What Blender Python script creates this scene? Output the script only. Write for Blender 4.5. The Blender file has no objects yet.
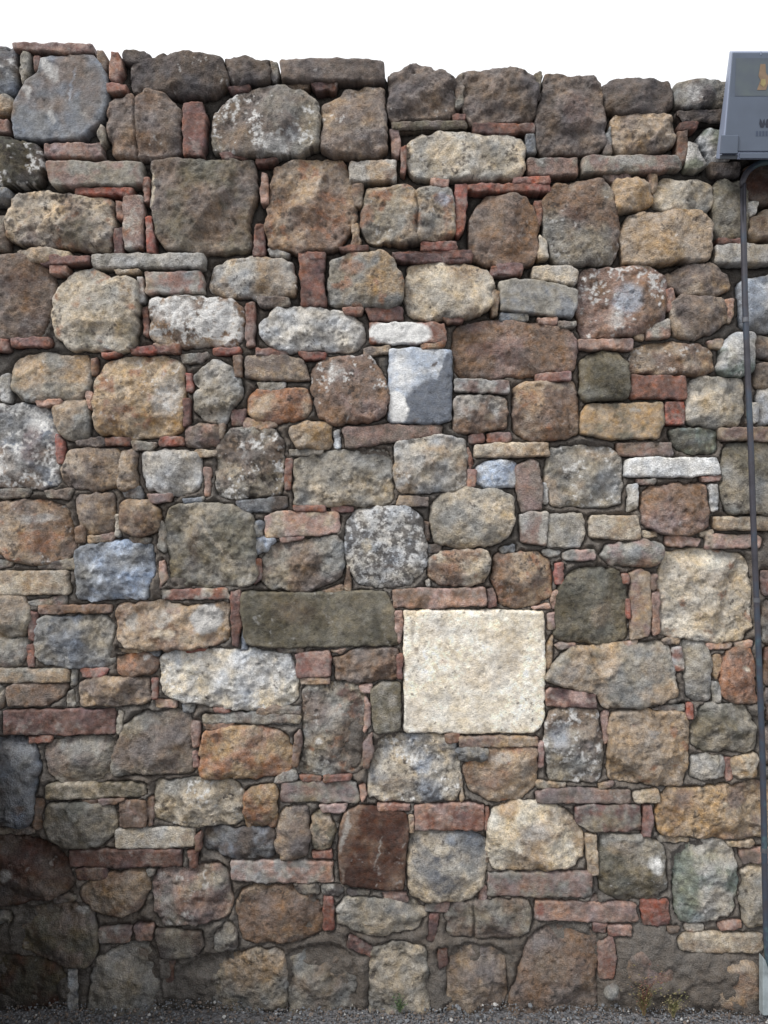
import bpy, math, random
import numpy as np

# ------------------------------------------------------------------ camera, sky, sun, exposure
S = 0.003125                      # metres of wall per photograph pixel
CAMZ = 1.563
scene = bpy.context.scene
scene.render.engine = 'CYCLES'
R = math.radians

cam_data = bpy.data.cameras.new("camera")
cam_data.sensor_fit = 'VERTICAL'
cam_data.angle = 2 * math.atan(1.6 / 2.5)
cam_data.clip_end = 2000
cam = bpy.data.objects.new("camera", cam_data)
cam.location = (0, -2.5, CAMZ)
cam.rotation_euler = (R(90), 0, 0)
scene.collection.objects.link(cam)
scene.camera = cam
scene.render.resolution_x = 768
scene.render.resolution_y = 1024

SUN_ELEV, SUN_AZ = 48.0, 232.0    # azimuth measured clockwise from +Y (north); camera looks north
world = bpy.data.worlds.new("World")
scene.world = world
world.use_nodes = True
wn = world.node_tree.nodes; wl = world.node_tree.links
bg = wn['Background']
sky = wn.new('ShaderNodeTexSky'); sky.sky_type = 'NISHITA'; sky.sun_disc = False
sky.sun_elevation = R(SUN_ELEV); sky.sun_rotation = R(SUN_AZ)
sky.dust_density = 4.0; sky.air_density = 1.0
# a bright overcast veil over the clear sky, with soft cloud variation
tc = wn.new('ShaderNodeTexCoord')
cn = wn.new('ShaderNodeTexNoise'); cn.inputs['Scale'].default_value = 2.2; cn.inputs['Detail'].default_value = 4
cr = wn.new('ShaderNodeValToRGB')
cr.color_ramp.elements[0].position = .3; cr.color_ramp.elements[0].color = (10.6, 10.7, 10.9, 1)
cr.color_ramp.elements[1].position = .7; cr.color_ramp.elements[1].color = (12.8, 12.8, 12.9, 1)
mx = wn.new('ShaderNodeMix'); mx.data_type = 'RGBA'; mx.inputs['Factor'].default_value = .88
wl.new(tc.outputs['Generated'], cn.inputs['Vector'])
wl.new(cn.outputs['Fac'], cr.inputs['Fac'])
wl.new(sky.outputs['Color'], mx.inputs[6]); wl.new(cr.outputs['Color'], mx.inputs[7])
wl.new(mx.outputs[2], bg.inputs['Color'])
bg.inputs['Strength'].default_value = 0.10

sun_d = bpy.data.lights.new("sun", 'SUN'); sun_d.energy = 2.4; sun_d.angle = R(17); sun_d.color = (1, .97, .92)
sun = bpy.data.objects.new("sun", sun_d)
sun.rotation_euler = (R(90 - SUN_ELEV), 0, R(180 - SUN_AZ))
scene.collection.objects.link(sun)

vs = scene.view_settings
vs.view_transform = 'Standard'; vs.look = 'None'; vs.gamma = 1; vs.exposure = 0.14
vs.use_curve_mapping = False

# ------------------------------------------------------------------ helpers
def lin(h):
    c = [int(h[i:i + 2], 16) / 255 for i in (0, 2, 4)]
    return np.array([(v / 12.92 if v <= .04045 else ((v + .055) / 1.055) ** 2.4) for v in c])
PAL = {k: lin(v) for k, v in dict(
    bg='78818e', bg2='a9b7cb', dg='665c58', gb='827165', gd='6b5e57', br='866a55', bd='54392f',
    tn='a89176', tl='b8a488', oc='b08d5a', og='a87048', cr='bcac92', cl='d8c8aa', pa='e6dac4',
    wh='e8e8e6', ol='776f5b', od='5a5443', gr='928c80', gl='aea9a1', lg='c2c0bb', gn='80887a',
    pb='95786d', pk='b98f7d', rd='9f624c', rb='b85c42', dr='7c5147', dp='84625b',
    dgb='69717f', bgd='4c566a').items()}

DESAT = .33
for _k in PAL:
    _l = float(PAL[_k] @ np.array([.2126, .7152, .0722])); _d = {'rb': .45, 'rd': .47, 'og': .4, 'cr': .36, 'cl': .32, 'pa': .3, 'tl': .3, 'tn': .27, 'lg': .7, 'pk': .36, 'bd': .2, 'oc': .4, 'dr': .55, 'bg': .6, 'bg2': .3, 'bgd': .5, 'gn': .25}.get(_k, DESAT)
    PAL[_k] = PAL[_k] * (1 - _d) + _l * _d

def tag(o, label=None, cat=None, group=None, kind=None):
    if label: o['label'] = label
    if cat: o['category'] = cat
    if group: o['group'] = group
    if kind: o['kind'] = kind
    return o
def empty(name, loc=(0, 0, 0)):
    o = bpy.data.objects.new(name, None); o.location = loc; o.empty_display_size = .1
    scene.collection.objects.link(o); return o
def W(px, py, y=0.0):
    """point of the wall plane, or of a plane y metres behind it, seen at a pixel"""
    k = (2.5 + y) / 2.5
    return ((px - 384) * S * k, y, CAMZ + (512 - py) * S * k)
def mesh_obj(name, co, faces, mat, parent=None, col=None, smooth=True, uv=None):
    """co (n,3) numpy world coordinates, faces list/array of quads or list of tuples"""
    me = bpy.data.meshes.new(name)
    co = np.asarray(co, dtype=np.float64)
    c = (co.min(0) + co.max(0)) / 2
    base = np.zeros(3)
    if parent is not None: base = np.array(parent.matrix_basis.translation) if parent.parent is None else np.array(parent.location)
    loc = co - c
    if isinstance(faces, np.ndarray):
        nf, k = faces.shape
        me.vertices.add(len(co)); me.vertices.foreach_set('co', loc.ravel())
        me.loops.add(nf * k); me.loops.foreach_set('vertex_index', faces.ravel().astype(np.int32))
        me.polygons.add(nf)
        me.polygons.foreach_set('loop_start', np.arange(0, nf * k, k, dtype=np.int32))
        me.polygons.foreach_set('loop_total', np.full(nf, k, dtype=np.int32))
        me.update(calc_edges=True)
    else:
        me.from_pydata([tuple(v) for v in loc], [], [tuple(f) for f in faces]); me.update()
    me.validate()
    me.polygons.foreach_set('use_smooth', [smooth] * len(me.polygons))
    if col is not None and len(me.vertices) == len(col):
        a = me.attributes.new('Col', 'FLOAT_COLOR', 'POINT')
        a.data.foreach_set('color', np.concatenate([col, np.ones((len(col), 1))], 1).astype(np.float32).ravel())
    me.materials.append(mat)
    o = bpy.data.objects.new(name, me)
    o.location = tuple(c - base) if parent is not None else tuple(c)
    if parent is not None: o.parent = parent
    scene.collection.objects.link(o)
    return o

def hsh(ix, iy, seed):
    n = (ix.astype(np.int64) * 374761393 + iy.astype(np.int64) * 668265263 + int(seed) * 1442695041) & 0x7fffffff
    n = ((n ^ (n >> 13)) * 1274126177) & 0x7fffffff
    n = ((n ^ (n >> 16)) * 1103515245 + 12345) & 0x7fffffff
    return ((n ^ (n >> 15)) & 0xffff) / 65535.0
def vn(x, y, seed):
    ix = np.floor(x); iy = np.floor(y); fx = x - ix; fy = y - iy
    fx = fx * fx * (3 - 2 * fx); fy = fy * fy * (3 - 2 * fy)
    a = hsh(ix, iy, seed); b = hsh(ix + 1, iy, seed); c = hsh(ix, iy + 1, seed); d = hsh(ix + 1, iy + 1, seed)
    return (a + (b - a) * fx) * (1 - fy) + (c + (d - c) * fx) * fy
def fbm(x, y, w, seed, octs=4, g=.55):
    """w: wavelength in px; roughly -1..1"""
    s = 0; a = 1; t = 0
    for i in range(octs):
        ca, sa = math.cos(i * 1.1 + seed), math.sin(i * 1.1 + seed)
        xx = (x * ca - y * sa) / w + seed * 7.31; yy = (x * sa + y * ca) / w - seed * 3.17
        s = s + a * (vn(xx, yy, seed + i * 17) * 2 - 1); t += a; a *= g; w /= 2.03
    return s / t * 1.6
def sst(a, b, x):
    t = np.clip((x - a) / (b - a), 0, 1); return t * t * (3 - 2 * t)
def segdist(px, py, poly):
    """distance of points to closed polyline"""
    d = np.full(px.shape, 1e9)
    n = len(poly)
    for i in range(n):
        ax, ay = poly[i]; bx, by = poly[(i + 1) % n]
        ux, uy = bx - ax, by - ay; l2 = ux * ux + uy * uy + 1e-9
        t = np.clip(((px - ax) * ux + (py - ay) * uy) / l2, 0, 1)
        d = np.minimum(d, (px - ax - t * ux) ** 2 + (py - ay - t * uy) ** 2)
    return np.sqrt(d)
def area_c(poly):
    x, y = poly[:, 0], poly[:, 1]; x2, y2 = np.roll(x, -1), np.roll(y, -1)
    cr_ = x * y2 - x2 * y; A = cr_.sum() / 2
    return A, np.array([((x + x2) * cr_).sum(), ((y + y2) * cr_).sum()]) / (6 * A)
def chaikin(p, k):
    q = np.roll(p, -1, 0)
    return np.stack([p * (1 - k) + q * k, p * k + q * (1 - k)], 1).reshape(-1, 2)
def resample(p, step):
    q = np.vstack([p, p[:1]]); d = np.r_[0, np.cumsum(np.hypot(*np.diff(q, axis=0).T))]
    n = max(12, int(d[-1] / step)); t = np.linspace(0, d[-1], n, endpoint=False)
    return np.stack([np.interp(t, d, q[:, 0]), np.interp(t, d, q[:, 1])], 1)

# ------------------------------------------------------------------ materials
def new_mat(name):
    m = bpy.data.materials.new(name); m.use_nodes = True
    return m, m.node_tree.nodes, m.node_tree.links, m.node_tree.nodes['Principled BSDF']
def rock_material(name, fine, bump, rough, contrast):
    """vertex colour of the stone, broken up by grains, pits and stains at millimetre scale"""
    m, n, l, b = new_mat(name)
    geo = n.new('ShaderNodeNewGeometry'); at = n.new('ShaderNodeAttribute'); at.attribute_name = 'Col'
    n1 = n.new('ShaderNodeTexNoise'); n1.inputs['Scale'].default_value = fine; n1.inputs['Detail'].default_value = 5; n1.inputs['Roughness'].default_value = .68
    n2 = n.new('ShaderNodeTexNoise'); n2.inputs['Scale'].default_value = fine * .28; n2.inputs['Detail'].default_value = 4
    v = n.new('ShaderNodeTexVoronoi'); v.inputs['Scale'].default_value = fine * 1.1
    for t in (n1, n2, v): l.new(geo.outputs['Position'], t.inputs['Vector'])
    r1 = n.new('ShaderNodeMapRange'); r1.inputs['From Min'].default_value = .28; r1.inputs['From Max'].default_value = .72
    r1.inputs['To Min'].default_value = 1 - contrast; r1.inputs['To Max'].default_value = 1 + contrast
    l.new(n1.outputs['Fac'], r1.inputs['Value'])
    hs = n.new('ShaderNodeHueSaturation'); l.new(at.outputs['Color'], hs.inputs['Color']); l.new(r1.outputs['Result'], hs.inputs['Value'])
    r2 = n.new('ShaderNodeMapRange'); r2.inputs['From Min'].default_value = .3; r2.inputs['From Max'].default_value = .7
    r2.inputs['To Min'].default_value = .7; r2.inputs['To Max'].default_value = 1.2
    l.new(n2.outputs['Fac'], r2.inputs['Value']); l.new(r2.outputs['Result'], hs.inputs['Saturation'])
    l.new(hs.outputs['Color'], b.inputs['Base Color'])
    b.inputs['Roughness'].default_value = rough; b.inputs['Specular IOR Level'].default_value = .25
    bp = n.new('ShaderNodeBump'); bp.inputs['Distance'].default_value = bump; bp.inputs['Strength'].default_value = .9
    ad = n.new('ShaderNodeMath'); ad.operation = 'MULTIPLY_ADD'; ad.inputs[1].default_value = .35
    l.new(v.outputs['Distance'], ad.inputs[0]); l.new(n1.outputs['Fac'], ad.inputs[2])
    l.new(ad.outputs[0], bp.inputs['Height']); l.new(bp.outputs['Normal'], b.inputs['Normal'])
    return m
M_STONE = rock_material("stone", 210, .006, .93, .42)
M_BRICK = rock_material("brick", 240, .004, .95, .30)
M_SMOOTH = rock_material("smooth_stone", 200, .0032, .88, .28)
M_MORTAR = rock_material("mortar", 200, .007, 1.0, .42)
def plain(name, hexc, rough=.5, metal=0, noise=.1, scale=30):
    m, n, l, b = new_mat(name)
    geo = n.new('ShaderNodeNewGeometry'); t = n.new('ShaderNodeTexNoise'); t.inputs['Scale'].default_value = scale; t.inputs['Detail'].default_value = 5
    l.new(geo.outputs['Position'], t.inputs['Vector'])
    r = n.new('ShaderNodeMapRange'); r.inputs['From Min'].default_value = .3; r.inputs['From Max'].default_value = .7
    r.inputs['To Min'].default_value = 1 - noise; r.inputs['To Max'].default_value = 1 + noise
    l.new(t.outputs['Fac'], r.inputs['Value'])
    h = n.new('ShaderNodeHueSaturation'); h.inputs['Color'].default_value = (*lin(hexc), 1); l.new(r.outputs['Result'], h.inputs['Value'])
    l.new(h.outputs['Color'], b.inputs['Base Color']); b.inputs['Roughness'].default_value = rough; b.inputs['Metallic'].default_value = metal
    return m
TILES = {}
TILES[(0,0)] = """
b bg dg L3 | -60,130 20,128 36,140 40,200 36,270 20,278 -60,275
k pb dp | 38,130 272,130 274,148 200,153 130,148 40,146
f gl gr | 66,152 84,156 84,190 66,248 58,210 60,165
k rd pb | 100,165 112,162 108,195 98,205
f bg gb P | 120,175 150,165 275,160 305,185 318,245 315,310 290,360 230,408 150,412 40,410 32,350 40,300 75,240 110,215 | large smooth blue-grey stone with white streaks at the top left corner of the wall
b gr tn | -60,280 24,282 30,310 16,335 -60,340
k rd pb | -40,356 18,356 20,392 -40,394
b dg od L6 D5 | -60,420 60,420 105,435 122,480 118,535 40,548 -60,545 | blackened stone crusted with pale lichen at the left edge
k gb dp | 288,145 305,150 312,200 300,215 292,180
k rd pk | 330,150 350,152 362,200 345,235 328,230
k rd pb | 320,248 375,252 376,270 322,268
s dg gd | 366,142 430,148 447,162 447,176 392,180 366,170
b gd dg L2 | 388,200 400,172 450,165 560,158 640,170 668,180 682,240 640,275 540,285 440,262 400,268 388,250
b gb br L2 C134 | 330,290 385,287 405,292 440,270 490,280 520,310 535,330 538,420 525,450 470,470 410,465 335,455 320,390 322,330
f gr gb | 300,370 308,375 310,420 300,430 290,400
k pb rd | 130,425 295,425 302,462 240,462 130,460
f gr pb | 138,485 420,482 424,550 160,555 145,535
k rb rd | 220,558 392,562 392,578 220,576
q tl gb D5 O2 | 20,650 40,580 130,572 320,590 332,610 335,700 325,745 200,735 30,720 16,700 | pale ochre stone stained dark at its middle near the left edge
k rd pb | 345,600 362,605 366,655 350,650
f pb gl O2 | 366,585 420,580 426,640 425,742 375,745 368,690
k rd dr | 340,682 362,680 364,755 342,756
k rd pk | 426,530 440,530 440,600 428,598
k rb rd | 436,652 450,650 460,755 440,755
k rd dp | 548,305 600,303 614,345 604,462 550,462
q gb ol | 448,480 500,470 760,478 768,520 762,600 740,640 745,740 600,752 490,735 462,690 452,600 | large squarish olive-grey stone with a pale rim
b gr gb L5 D4 | 635,440 630,360 660,310 700,280 768,258 850,256 900,270 945,300 955,360 950,430 900,455 780,465 700,455 | wide rounded grey stone mottled with pale lichen
b dg gd | 672,165 720,165 800,168 808,200 800,240 720,245 680,235
k dr rd | 680,255 745,250 740,265 700,270
k dr dp | 660,458 740,458 735,472 670,470
b gr bg | -40,560 15,565 20,590 0,600 -40,598
b gb gr | -60,640 8,640 12,740 -60,745
b tn cr D3 | 45,745 140,748 200,758 190,766 130,785 60,778
"""
TILES[(256,0)] = """
s gr gb | 42,175 62,178 60,235 48,235
f gd gb | 72,180 200,175 380,178 384,235 250,238 80,240
k dr rd | 168,244 240,242 235,262 180,265
s gb gd | 90,242 160,241 150,255 100,256
b gb tn L3 | 200,310 240,290 270,260 330,250 382,255 388,350 390,440 360,460 230,460 200,440
q gb gd L2 | 400,210 480,185 520,195 560,200 600,235 600,320 580,340 420,355 400,340
s gr gb | 600,225 622,210 622,300 605,312
q gb gd L1 | 628,205 780,208 830,225 843,260 838,340 820,358 700,362 640,360 625,300
f ol gd | 408,362 630,360 630,380 410,382
k dr rd | 655,368 832,372 834,392 700,398 655,392
k rd dr | 595,338 630,338 625,355 600,355
k pk pb | 405,385 425,388 435,440 425,460 412,450
k rd pk | 438,440 450,435 446,520 438,510
b cr gr D3 L2 | 455,425 500,400 560,392 640,400 768,405 800,415 806,460 795,525 700,535 560,530 470,520 455,480 | long rounded cream stone in the upper middle
f gl tn | 282,480 418,475 420,535 300,540 282,530
k pk rd | 525,530 580,535 575,555 530,552
q br tn D2 O3 | 50,500 100,470 250,465 275,500 285,560 300,640 270,700 240,740 130,750 40,735 28,680 40,600 | big rough brown stone with pits
s tn br | 290,550 318,548 312,610 295,612
s tn br | 288,670 305,665 312,735 290,738
q tn gr O6 L3 D3 C417 | 335,560 420,552 484,562 575,558 595,600 596,690 560,715 484,722 390,720 335,715 310,660 325,600 | rough cracked stone with orange stains left of the bent red brick
k rd rb | 600,548 632,548 632,600 622,680 605,702 600,650
k rd rb | 635,552 768,550 882,551 882,568 635,569
k rd rb | 498,728 600,724 605,744 498,748
k dr rd | 410,752 645,749 645,768 410,770
b br gb D2 | 650,640 690,590 768,582 820,590 845,650 848,740 835,785 700,790 650,770 640,700
k rd dr | 0,670 20,670 22,762 -8,762
k pk pb | 15,510 30,515 30,600 15,605
k rd pb | 130,755 205,755 200,772 130,772
s gl gr | 35,742 100,755 90,768 40,760
k dr rd | 0,474 60,472 50,484 0,486
k dr rd | 250,740 335,735 330,748 255,750
"""
TILES[(512,0)] = """
s dg gr | 70,225 88,210 85,290 72,300
q gb gd L1 | 95,260 110,220 180,225 262,232 275,300 283,360 280,430 240,452 90,455 75,430 80,330 | tall mauve-grey stone in the top course
b gd dg L1 | 272,250 300,232 400,225 475,235 490,260 488,310 460,330 340,335 285,320
b gr gd L2 | 500,245 560,238 680,240 680,315 520,315 505,300
s dg gd | 500,330 660,325 660,360 520,360
k rd dr | 508,366 560,364 555,382 510,384
q tn gb D1 | 302,345 480,338 490,380 488,430 440,450 330,455 305,430
s gr gb | 285,400 300,370 300,455 280,458
k rd br | 503,390 530,388 530,440 515,490 500,460
b lg gn | 565,405 600,380 660,390 660,470 610,480 590,440
f lg gn | 530,420 560,430 585,490 560,505 525,500
f pb gr | 50,472 195,470 200,520 100,522 52,522
f gr pb | 215,470 400,462 500,465 512,500 440,510 300,512 215,518
f bg gr | 42,400 70,398 72,455 45,455
k rd rb | 5,532 112,528 112,546 5,548
s pb gb | 280,520 360,515 365,530 300,535
b br gr D5 L2 | 95,600 130,555 200,545 275,535 300,570 322,650 325,740 300,780 140,784 105,700 | large brown stone with dark speckles
s br rd | 72,600 90,600 92,650 80,670
s cr tn | 85,700 105,720 110,768 85,768
b oc tn | 310,540 380,525 410,545 426,600 380,620 320,630
s tn pb | 418,515 440,515 438,555 425,570
b cr gr | 432,580 460,530 560,530 608,550 614,600 580,625 480,622 435,610
b tn oc D2 L2 | 335,700 350,650 400,632 560,632 600,660 605,740 590,775 400,785 340,780 | broad ochre boulder near the pipe
b ol gr D2 | 620,545 640,530 712,540 716,600 712,700 690,708 625,705 620,640
b gd bd | 712,500 740,480 790,490 830,520 830,600 730,600 708,560
s dg gd | 605,482 690,482 690,520 610,518
b tn br | 725,650 768,630 830,640 830,710 740,715 722,690
s lg gn | 715,605 740,605 735,640 718,645
f gl cr | 618,732 700,728 830,735 830,785 618,785
k dr rd | 625,713 690,713 690,725 628,726
"""
TILES[(0,256)] = """
f gl gr | 272,-8 607,-9 607,32 275,30
k rd dp | 122,-2 265,-2 262,18 125,20
k rd pb | 148,30 195,28 195,50 150,48
b gb br D3 | -60,-5 60,-5 110,10 148,50 150,110 130,190 100,235 0,245 -60,240
b cr ol D3 O1 | 145,150 165,90 215,45 270,35 300,45 330,65 405,70 410,200 400,265 370,278 210,275 165,240 150,200 | knobbly cream and olive boulder near the left edge
s gl pk | 408,60 425,60 425,135 412,135
k rd dr | 425,155 440,150 440,240 430,230
s cr tn | 335,36 415,38 410,48 345,48
k gl pk | 435,48 600,42 607,105 440,108 | pale brick worn red along its middle
s gl gr | 510,118 608,115 600,130 530,132
b gl tn D3 L3 | 625,80 640,20 700,5 768,0 800,0 870,12 885,60 880,110 800,120 700,115 630,100
b br tn L9 D5 | 455,130 540,122 690,125 725,160 728,230 700,265 540,270 455,245 450,190 | stone almost covered in white lichen with black specks
k pb rd | 738,140 758,138 760,265 740,268
k pb rd | -60,248 18,248 20,280 -60,282
k rd dp | 32,248 140,244 145,265 35,268
k rd rb | 305,290 360,285 345,298 308,300
k rd rb | 385,275 460,268 470,285 390,292
k rd dr | 460,262 535,265 535,290 465,284
k rd rb | 640,278 715,276 715,290 640,292
b gr tn L2 | 30,340 50,300 120,288 250,295 265,340 260,395 220,425 80,435 35,400
s lg gr | 0,360 18,355 28,400 22,435 0,430
s br dp | 268,305 285,300 280,350 270,355
k pk pb | 105,435 180,432 170,445 110,448
s gr gb | 540,295 620,290 600,315 545,318
q oc tl O4 D2 L2 | 280,420 275,370 320,315 380,298 480,298 540,320 548,400 545,510 520,538 400,545 290,530 278,480 | large golden-brown stone with rust stains
k rb rd | 555,350 572,350 575,408 558,405
k rd dr | 550,430 565,430 563,500 550,510
q gr gl D3 | 575,360 640,305 690,330 718,380 720,420 690,450 670,500 620,490 580,460 575,410 600,395
k br pb | 700,300 722,298 722,360 705,360
f gb tn | 735,298 850,296 910,310 930,370 800,370 735,362
b tn gr | 160,445 200,432 255,430 262,500 255,545 200,550 175,530 160,480
s pk pb | 255,400 270,410 268,460 258,455
q bg gb L8 | -60,450 60,442 120,450 150,480 160,540 172,620 165,680 120,695 -60,690 | large grey stone blotched with white lichen at the left edge
k rd rb | 165,535 185,560 180,620 168,620
s dg gb | 220,555 300,545 310,565 230,568
k rd dr | 310,545 385,545 388,568 312,568
s gr gb | 390,555 470,560 450,580 400,578
k rd rb | 480,545 545,545 545,565 480,565
b gb pb L2 | 555,520 600,505 655,508 650,560 600,572 555,565
s tn br | 655,505 668,505 662,545 655,545
f dp gb | 695,460 735,458 725,505 695,508
b og tn D1 | 740,470 745,420 768,405 850,400 920,400 928,440 920,480 850,497 768,490
b gb tn D3 | 180,640 200,590 250,578 350,580 355,650 345,695 280,702 200,695
b tn gb | 357,580 400,582 402,690 357,695
b gl lg L3 D1 | 425,590 500,580 590,588 602,640 590,700 530,720 440,700 422,650 | small pale grey stone beside the lichened grey one
s tn cr | 585,585 650,582 645,598 590,600
k pk pb | 612,636 628,636 625,718 612,720
q gr gb L5 D6 | 645,640 650,570 690,515 760,512 820,520 845,560 848,680 840,715 700,725 650,715 | rough grey stone with a band of black specks
s gr gb | -60,700 80,700 75,722 -60,725
s gb gr | 130,705 210,700 200,725 140,722
s bg dg | 365,700 415,690 420,725 370,725
k pb pk | 440,715 510,715 505,735 450,742
s bg gr | 545,728 610,725 600,738 550,740
"""
TILES[(256,256)] = """
s gb gr | 5,122 95,122 95,145 10,145
k rd dr | 130,-15 203,-15 200,60 207,145 137,143 | upright dark red brick beside the ochre-topped stone
b gr oc O3 D1 | 220,60 225,10 280,-10 380,-12 410,10 435,60 437,130 400,150 300,148 220,135 | grey boulder with an ochre top
k dr rd | 410,-8 650,-10 648,12 540,14 420,8
b cr tn D2 | 450,60 460,30 520,18 640,18 700,45 715,90 705,150 640,180 520,190 460,165 450,120 | rounded cream boulder above the brown oblong stone
s br tn | 715,100 732,105 722,175 710,180
k dp rd | 725,24 796,24 796,52 728,52
q lg gl D2 | 15,200 60,155 120,150 240,158 320,190 325,250 290,278 120,282 60,278 20,240 | jagged white stone left of the white-painted brick
k rd pb | 262,155 320,155 315,170 270,170
k rd dp | 330,155 438,150 440,185 345,190
k rd pk P | 342,200 500,197 565,200 570,255 480,258 345,255 | red brick daubed with white paint
k pb rd | 560,183 625,182 620,196 575,198
s og tn | 495,260 565,260 555,275 500,278
s tn gb | 318,275 400,268 395,285 330,298
k pb rd | 0,275 80,278 95,290 0,295
k rb rd | 130,288 208,290 205,305 145,308
b br pb D1 P | 590,230 620,205 700,192 830,198 940,215 962,250 965,300 955,340 850,352 740,355 620,365 598,340 | wide smooth brown stone with a mauve centre
b br pb L4 D3 | 168,390 165,330 210,305 330,295 350,310 385,360 397,420 380,470 330,495 240,502 190,480 | round reddish-brown stone dotted with white
f bg2 lg P | 400,280 470,272 587,282 588,400 585,490 550,502 400,498 | marble fragment, half pale blue and half dark grey
s gr lg | 0,375 85,378 78,400 10,402
k gl pb | 598,370 757,375 757,408 600,403
q br gl L3 | 597,430 620,417 750,418 757,470 750,518 600,530
f pb gb | 260,515 400,505 560,508 555,535 460,550 270,575 | long thin pinkish wedge of stone under the marble
s tn pk | -40,490 50,492 60,508 20,520 -40,515
b oc tn D1 | 105,520 140,502 220,500 225,560 210,575 120,575
s lg wh | 235,525 248,520 250,570 238,572
s cr gr | 95,580 200,578 195,592 100,598
k pk rd | 90,610 105,610 100,700 88,700
q cr gr D2 | 112,615 180,588 390,578 408,620 412,720 400,745 150,748 115,740 | long squared cream-grey block
q gl tn L3 D1 | 415,590 430,558 560,540 630,550 636,600 632,690 600,705 440,712 422,690
k gb tn | 430,720 518,724 515,750 420,748
k rd pb | 112,750 205,750 205,765 115,766
k rd pb | 225,753 290,753 288,766 228,766
k rd pb | 640,540 680,535 685,552 645,558
k rd pb | 695,535 765,530 765,552 700,555
f tn cr | 658,566 768,560 876,562 880,598 768,600 660,602
s pk rd | 637,570 655,620 645,636 636,610
k pk rd | 640,642 660,645 658,690 635,698
b lg bg2 L3 | 660,640 690,615 780,618 790,640 782,690 700,695 665,680
f dg bg | -60,735 90,722 93,752 30,768 -50,765
"""
TILES[(512,256)] = """
f gl cr | 65,28 180,25 202,45 190,80 90,68 65,60
f gr bg | -35,80 0,68 60,70 150,85 200,100 198,150 180,182 80,170 -30,160
q br pb L5 | 205,90 220,35 300,28 420,35 465,60 468,150 455,190 400,225 300,240 215,240 205,180 | big brown stone with a whitish mauve blotch
b gb tn D1 | 470,50 520,28 600,22 655,50 660,90 620,108 530,110 480,85
s pk tn | 375,25 420,30 415,42 380,38
k pk rd | 470,100 485,95 492,125 480,165 468,160
b gb tn D4 | 483,200 490,130 520,118 640,122 650,180 620,215 560,245 500,240
s pk tn | 650,130 672,125 672,170 655,195
f gl pk | 405,215 475,187 478,240 410,245
s tn gr | 375,240 400,232 400,248
k pk rd | 80,185 138,182 138,202 85,200
s gr bg | -30,170 50,168 50,190 -30,190
s gb gr | 143,195 195,195 190,212 145,208
b bg lg | 700,75 768,60 830,70 830,210 768,220 705,205 | bluish stone half behind the pipe
k pk pb | 205,252 362,250 362,280 300,276 205,275
b br tn L3 D1 | 358,330 375,275 430,255 560,260 605,290 608,340 580,355 460,352 360,345
k pk tn | 590,255 635,250 630,275 600,275
b gn lg L2 | 640,265 680,228 730,235 735,330 700,360 640,355 625,330
b ol od | 212,320 240,290 320,288 345,320 352,390 345,425 300,430 230,432 212,410 | small dark olive stone with rounded corners
k rd dr | 362,358 520,362 525,425 440,425 362,422 | deep red brick above another, left of a cream stone
k rb dr | 465,437 518,437 518,505 465,500
b cr gr | 530,390 550,365 640,362 695,370 698,470 685,505 600,508 528,495 528,450 | smooth putty-coloured stone against the pipe
b br tn D3 O2 | 10,400 30,380 130,375 190,378 200,430 200,520 170,545 60,552 15,530 8,470 | pitted brown stone
k rd pk | 75,355 175,348 172,368 80,372
f oc ol | 212,470 230,445 380,440 455,438 460,500 440,545 300,548 212,530 | mustard-coloured oblong stone
b gn ol L2 | 480,520 600,515 625,530 622,585 540,590 500,570
k tn pb | 628,518 768,515 830,520 830,550 640,552
k gb pb | 320,562 482,560 486,598 325,595
f wh lg | 345,612 420,605 620,606 632,655 500,662 345,660 | thin white slab near the right side
q gr tn L4 | 105,640 120,580 200,565 290,575 335,600 338,690 330,745 220,752 120,745 108,690
f gb pb | 15,630 60,612 80,620 95,700 90,760 30,768 18,700
s gl lg | 95,680 110,680 110,740 98,740
q br pb D1 | 400,720 430,688 585,685 590,760 590,815 540,835 440,830 395,800
s lg gr | 360,690 383,685 382,760 350,768
s lg gl | 600,690 622,685 622,760 605,765
k pb gr | 380,670 435,670 430,682 385,682
k pb rd | 575,665 630,660 625,672 580,675
b ol gr D3 | 640,600 660,565 768,560 830,570 830,768 660,770 635,720 | green-grey stone crossed by the pipe
b gr gb | 735,240 830,240 830,310 740,300
b tn gb | 735,330 830,325 830,380 740,388
b lg gl | 748,395 830,390 830,495 755,500
s gl lg | 725,440 743,440 743,495 730,500
k rd pb | -60,27 24,26 24,50 -60,52
"""
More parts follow.
